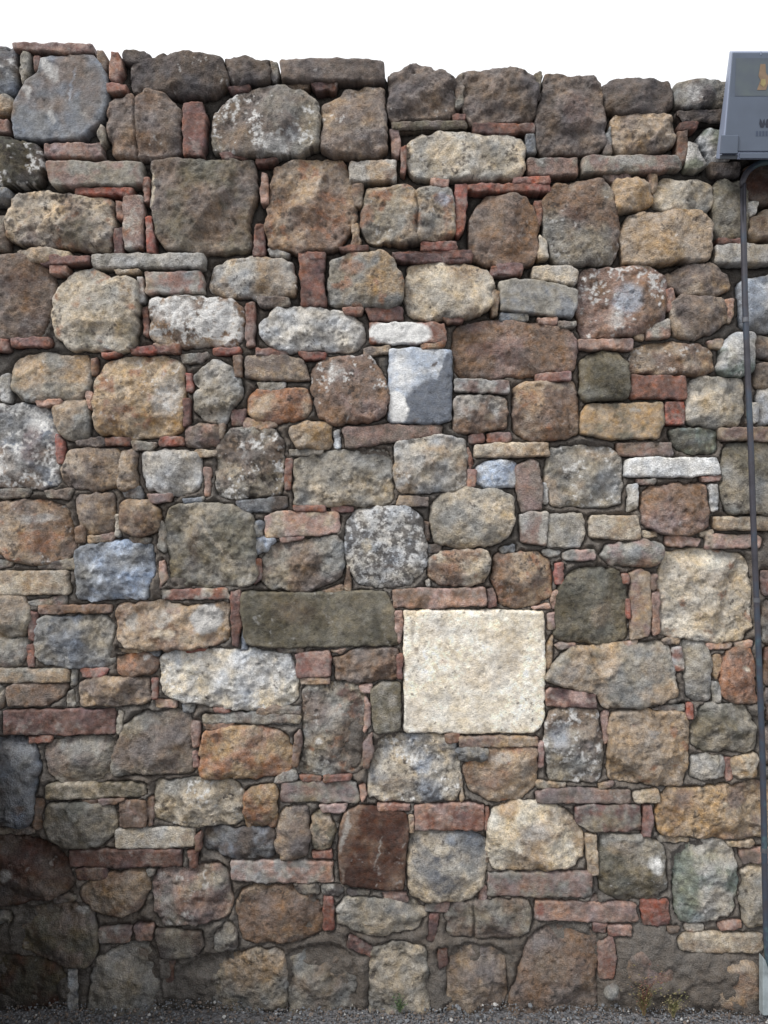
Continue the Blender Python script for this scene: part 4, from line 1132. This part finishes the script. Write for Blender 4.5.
# concrete foot at the bottom of the pipe
M_CONC = plain('pale_concrete', '8d979b', .9, 0, .3, 25)
def prism(name, pts, y0, y1, mat, parent=None, bev=.003):
    n_ = len(pts); vs_ = [(p[0], y0, p[1]) for p in pts] + [(p[0], y1, p[1]) for p in pts]
    fs_ = [tuple(range(n_)), tuple(range(2 * n_ - 1, n_ - 1, -1))] + [(i, i + n_, (i + 1) % n_ + n_, (i + 1) % n_) for i in range(n_)]
    o = mesh_obj(name, np.array(vs_, float), fs_, mat, parent, smooth=False)
    bm_ = o.modifiers.new('bevel', 'BEVEL'); bm_.width = bev; bm_.segments = 2
    import bmesh
    bm = bmesh.new(); bm.from_mesh(o.data); bmesh.ops.recalc_face_normals(bm, faces=bm.faces); bm.to_mesh(o.data); bm.free()
    return o
def wp2(px, py, y): p = W(px, py, y); return (p[0], p[2])
foot = prism('pipe_footing', [wp2(763, 1016, -.058), wp2(763, 957, -.058), wp2(766, 961, -.058), wp2(771, 976, -.058), wp2(790, 976, -.058), wp2(790, 1016, -.058)], -.058, -.03, M_CONC)
tag(foot, 'pale concrete footing with a sloped shoulder at the bottom of the pipe', 'footing')

# ------------------------------------------------------------------ electrical box on the wall
M_BOX = plain('box_paint', '525c6c', .5, 0, .12, 9)
M_BOXRIM_LIT = plain('box_rim_lit', '8690a6', .5, 0, .06, 20)  # paler than the cover: the lit side is put into the colour
M_DARK = plain('box_dark_rubber', '2b3038', .7, 0, .1)  # dark foot below the hinge tab
box = tag(empty('meter_box', W(775, 160, -.02)), 'blue-grey metal box standing above the wall top over the bent pipe', 'meter box')
def frustum(name, back, front, yb, yf, mat, bev=.003):
    vs_ = [W(a, b_, yb) for a, b_ in back] + [W(a, b_, yf) for a, b_ in front]
    fs_ = [(0, 1, 2, 3), (7, 6, 5, 4)] + [(i, i + 4, (i + 1) % 4 + 4, (i + 1) % 4) for i in range(4)]
    o = mesh_obj(name, np.array(vs_), fs_, mat, box, smooth=False)
    import bmesh
    bm = bmesh.new(); bm.from_mesh(o.data); bmesh.ops.recalc_face_normals(bm, faces=bm.faces); bm.to_mesh(o.data); bm.free()
    mo = o.modifiers.new('bevel', 'BEVEL'); mo.width = bev; mo.segments = 2
    return o
frustum('housing', [(729.5, 51), (827, 51), (840, 159), (715.5, 159)], [(731.5, 51.5), (826, 51.5), (837, 159.5), (721.5, 159.5)], -.035, -.115, M_BOXRIM_LIT)
frustum('cover', [(732.5, 52.5), (825, 52.5), (834, 151.5), (724, 151.5)], [(732.7, 52.8), (824.8, 52.8), (833.7, 151.2), (724.2, 151.2)], -.114, -.119, M_BOX, .0015)
frustum('bottom_lip', [(740, 152.6), (834, 152.6), (835, 158.6), (740, 158.6)], [(740, 153), (834, 153), (835, 158.4), (740, 158.4)], -.114, -.122, M_BOX, .0015)
frustum('hinge_tab', [(721, 135), (739, 135), (738, 154), (719.5, 154)], [(721.5, 135.5), (738.5, 135.5), (737.5, 153.5), (720, 153.5)], -.114, -.126, M_BOXRIM_LIT and M_BOX, .0015)
frustum('tab_foot', [(720, 155), (738, 155), (737, 159.5), (719.5, 159.5)], [(720.5, 155.3), (737.5, 155.3), (736.5, 159.2), (720, 159.2)], -.114, -.121, M_DARK, .001)
frustum('notch', [(760.3, 51.2), (761.6, 51.2), (761.6, 55), (760.3, 55)], [(760.4, 51.4), (761.5, 51.4), (761.5, 54.8), (760.4, 54.8)], -.114, -.1205, M_BOXRIM_LIT, .0003)
# faded label with an orange flash, and the maker's dark emblem
m, n, l, b = new_mat('faded_sticker')
geo = n.new('ShaderNodeNewGeometry'); t1 = n.new('ShaderNodeTexNoise'); t1.inputs['Scale'].default_value = 16; l.new(geo.outputs['Position'], t1.inputs['Vector'])
rp = n.new('ShaderNodeValToRGB'); rp.color_ramp.elements[0].color = (*lin('4b535f'), 1); rp.color_ramp.elements[1].color = (*lin('545e62'), 1)
rp.color_ramp.elements[0].position = .35; rp.color_ramp.elements[1].position = .65
l.new(t1.outputs['Fac'], rp.inputs['Fac']); l.new(rp.outputs['Color'], b.inputs['Base Color']); b.inputs['Roughness'].default_value = .5
st = frustum('sticker', [(736, 58), (786, 58), (786, 96), (735, 96)], [(736, 58), (786, 58), (786, 96), (735, 96)], -.1192, -.1198, m, .0001)
M_OR = plain('sticker_orange', '7f6a55', .6, 0, .15, 60); M_YE = plain('sticker_yellow', '93855a', .6, 0, .15, 60)
def flat(name, pts, yf, mat, par):
    vs_ = [W(a, b_, yf) for a, b_ in pts] + [W(a, b_, yf + .0006) for a, b_ in pts]; n_ = len(pts)
    fs_ = [tuple(range(n_)), tuple(range(2 * n_ - 1, n_ - 1, -1))] + [(i, i + n_, (i + 1) % n_ + n_, (i + 1) % n_) for i in range(n_)]
    vs_ = np.array(vs_); pb_ = np.array(box.location) + np.array(par.location) if par is not box else np.array(box.location)
    c_ = (vs_.min(0) + vs_.max(0)) / 2
    me = bpy.data.meshes.new(name); me.from_pydata([tuple(v) for v in vs_ - c_], [], fs_); me.materials.append(mat)
    import bmesh
    bm = bmesh.new(); bm.from_mesh(me); bmesh.ops.recalc_face_normals(bm, faces=bm.faces); bm.to_mesh(me); bm.free()
    o = bpy.data.objects.new(name, me); o.location = tuple(c_ - pb_); o.parent = par; scene.collection.objects.link(o); return o
flat('warning_flash', [(760.5, 64), (765.5, 64), (766, 73), (769.5, 78), (766, 90), (757, 90), (760.5, 80), (758.5, 76)], -.1206, M_OR, st)
flat('warning_flash_core', [(761.5, 79), (765.5, 79), (766, 84), (763.5, 87), (760.5, 84)], -.1212, M_YE, st)
M_INK = plain('dark_ink', '1f2535', .6, 0, .1)
emb = flat('emblem', [(760, 118.5), (761.5, 120.5), (762.4, 123.5), (763.2, 120.5), (764.5, 118.5), (765.2, 124), (763.6, 127.5), (760.5, 127.5), (759.2, 124)], -.1198, M_INK, box)
emb2 = flat('emblem', [(766, 127.5), (765.4, 124), (766.6, 119.5), (768.5, 118.5), (771, 121), (771, 126), (768.5, 127.8)], -.1198, M_INK, box)
for k in range(6): flat('lettering', [(756 + k * 3.2, 131), (758 + k * 3.2, 131), (758 + k * 3.2, 136), (756 + k * 3.2, 136)], -.1198, plain('grey_ink', '3c475b', .6) if k == 0 else bpy.data.materials['grey_ink'], box)
# bracket that carries the box off the wall
br_o = prism('bracket', [(W(745, 70)[0], W(0, 150)[2]), (W(800, 70)[0], W(0, 150)[2]), (W(800, 70)[0], W(0, 90)[2]), (W(745, 70)[0], W(0, 90)[2])], -.034, .03, M_CLIP, box)
